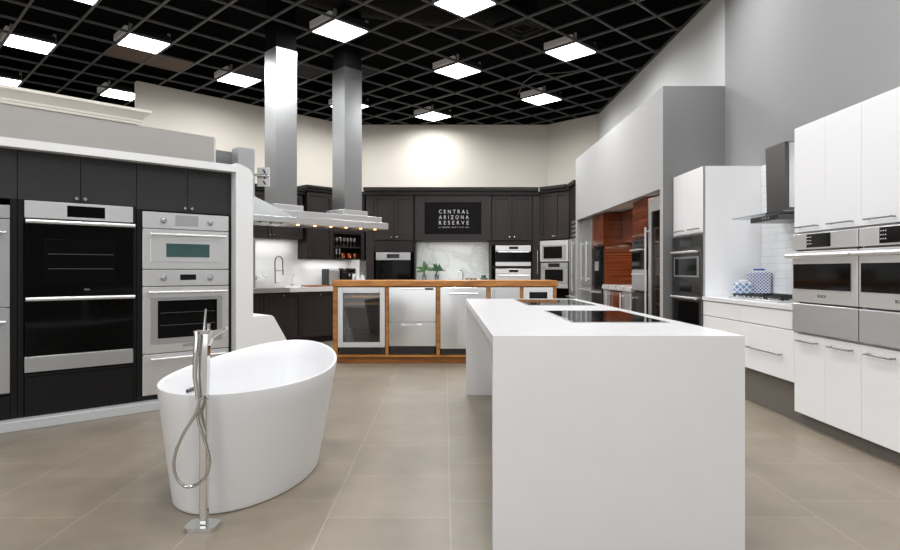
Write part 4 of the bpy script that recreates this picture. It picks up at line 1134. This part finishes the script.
# tall microwave unit
t = thing('tall_wood_cabinet', 'red striped wood tall cabinet with a microwave beside the wine column', 'cabinet', alc(8.72), RR)
carcass(.001, .639, AD, .0, 2.19, (1.64, .90), .023).build('carcass', M['zebra'], t)
for k in range(2):
    d = slabdoor(.003+k*.318, .317+k*.318, 1.66, 2.188).build('door', M['zebra'], t)
    bar_h(MB(), .05+k*.318, .27+k*.318, 1.69, -.03, .007, 0, .02).build('handle', M['nickel'], d)
appliance('built_in_microwave', 'black microwave in the red striped wood cabinet', 'microwave', alc(8.72), RR, .02, .62, .45,
  [dict(k='panel', z=(1.53, 1.635), m='steel_dark', disp=(.1, .5, .02, .08)), dict(k='door', z=(1.22, 1.525), m='oven_glass', h=(1.49, .04, .01, .04)), dict(k='drawer', z=(.925, 1.212), m='steel', h=(1.15, .1, .01, .035))], inset=.03)
appliance('undercounter_refrigerator', 'steel refrigerator drawer front low beside the wine column', 'refrigerator', alc(8.72), RR, .02, .62, .45,
  [dict(k='door', z=(.1, .89), m='steel_dark', vh=(.1, .35, .86))], inset=.03)
# base run
t = thing('wood_base_cabinet', 'red striped wood base cabinet under the veined counter', 'cabinet', alc(10.34), RR)
carcass(.001, 1.618, AD, .1, .885).build('carcass', M['zebra'], t)
MB().box(.001, 1.618, .06, .08, 0, .1).build('toe_kick', M['black_plastic'], t)
for k, (a, b) in enumerate(((.003, .42), (.424, 1.1), (1.104, 1.615))):
    d = slabdoor(a, b, .105, .88).build('door', M['steel' if k != 1 else 'zebra'], t)
    if k != 1: bar_v(MB(), .4, .86, a+.06 if k == 2 else b-.06, -.05, .012, 0, .05).build('handle', M['steel_light'], d)
tag(MB().box(.001, 1.618, -.025, AD, .888, .96, .003).build('countertop', M['marble_dark'], None, alc(10.34), RR), 'thick dark veined counter in the wood kitchen', 'countertop')
tag(MB().box(.001, 1.618, AD-.012, AD-.001, .962, 1.64).build('wood_splashback', M['zebra'], None, alc(10.34), RR), 'red striped wood splashback over the veined counter', 'splashback')
t = thing('wood_wall_cabinet', 'red striped wood wall cabinets hung over the veined counter', 'cabinet', alc(10.34), RR)
MB().box(.001, 1.618, .34, AD, 1.66, 2.19).build('carcass', M['zebra'], t)
for k in range(3):
    d = slabdoor(.003+k*.539, .537+k*.539, 1.655, 2.188, .318).build('door', M['zebra'], t)
    bar_h(MB(), .1+k*.539, .4+k*.539, 1.69, .288, .007, .318, .02).build('handle', M['nickel'], d)
for yy in (9.1, 9.9):
    l = bpy.data.lights.new('under_cabinet_area', 'AREA'); l.shape = 'RECTANGLE'; l.size = .08; l.size_y = .6; l.energy = 2; l.color = (1, .8, .6)
    o = bpy.data.objects.new('under_cabinet_area', l); COL.objects.link(o); o.location = (3.2, yy, 1.648)
for yy in (8.0, 9.2, 10.6, 11.5):
    l = bpy.data.lights.new('alcove_lamp', 'SPOT'); l.energy = 12; l.spot_size = 2.4; l.spot_blend = .6; l.shadow_soft_size = .05; l.color = (1, .93, .84)
    o = bpy.data.objects.new('alcove_lamp', l); COL.objects.link(o); o.location = (2.76, yy, 2.2); o.rotation_euler = (0, .35, 0)
# far tall unit with built in coffee machine
t = thing('tall_wood_cabinet', 'red striped wood tall cabinet with black coffee machine at the far end', 'cabinet', alc(11.13), RR)
carcass(.001, .778, AD, 0, 2.19, (1.63, .88)).build('carcass', M['zebra'], t)
for k in range(2):
    d = slabdoor(.003+k*.388, .387+k*.388, 1.65, 2.188).build('door', M['zebra'], t)
    bar_h(MB(), .08+k*.388, .31+k*.388, 1.68, -.03, .007, 0, .02).build('handle', M['nickel'], d)
MB().box(.003, .09, 0, .022, .1, 1.645).build('filler_panel', M['zebra'], t)
appliance('built_in_coffee_machine', 'black glass coffee machine in the far wood cabinet', 'coffee machine', alc(11.13), RR, .1, .74, .45,
  [dict(k='panel', z=(1.45, 1.61), m='black_glass', disp=(.15, .5, .03, .12)), dict(k='door', z=(.905, 1.445), m='oven_glass', win=(.2, .44, 1.2, 1.36), wm='steel_mid')], inset=.03)
appliance('undercounter_refrigerator', 'steel undercounter drawer below the far black coffee machine', 'refrigerator', alc(11.13), RR, .1, .74, .45,
  [dict(k='door', z=(.1, .87), m='steel_dark', h=(.82, .03, .013, .05))], inset=.03)
t = appliance('column_refrigerator', 'steel refrigerator with two long handles at the far left of the alcove', 'refrigerator', alc(11.93), RR, .0, .78, AD,
  [dict(k='door', z=(.92, 2.18), m='steel_mid', vh=(.2, 1.0, 1.76)), dict(k='drawer', z=(.1, .91), m='steel_mid', h=(.84, .05, .014, .06))], inset=.02)
bar_v(MB(), 1.0, 1.76, .62, -.07, .013, -.02, .05).build('handle', M['steel_light'], t.children[1])
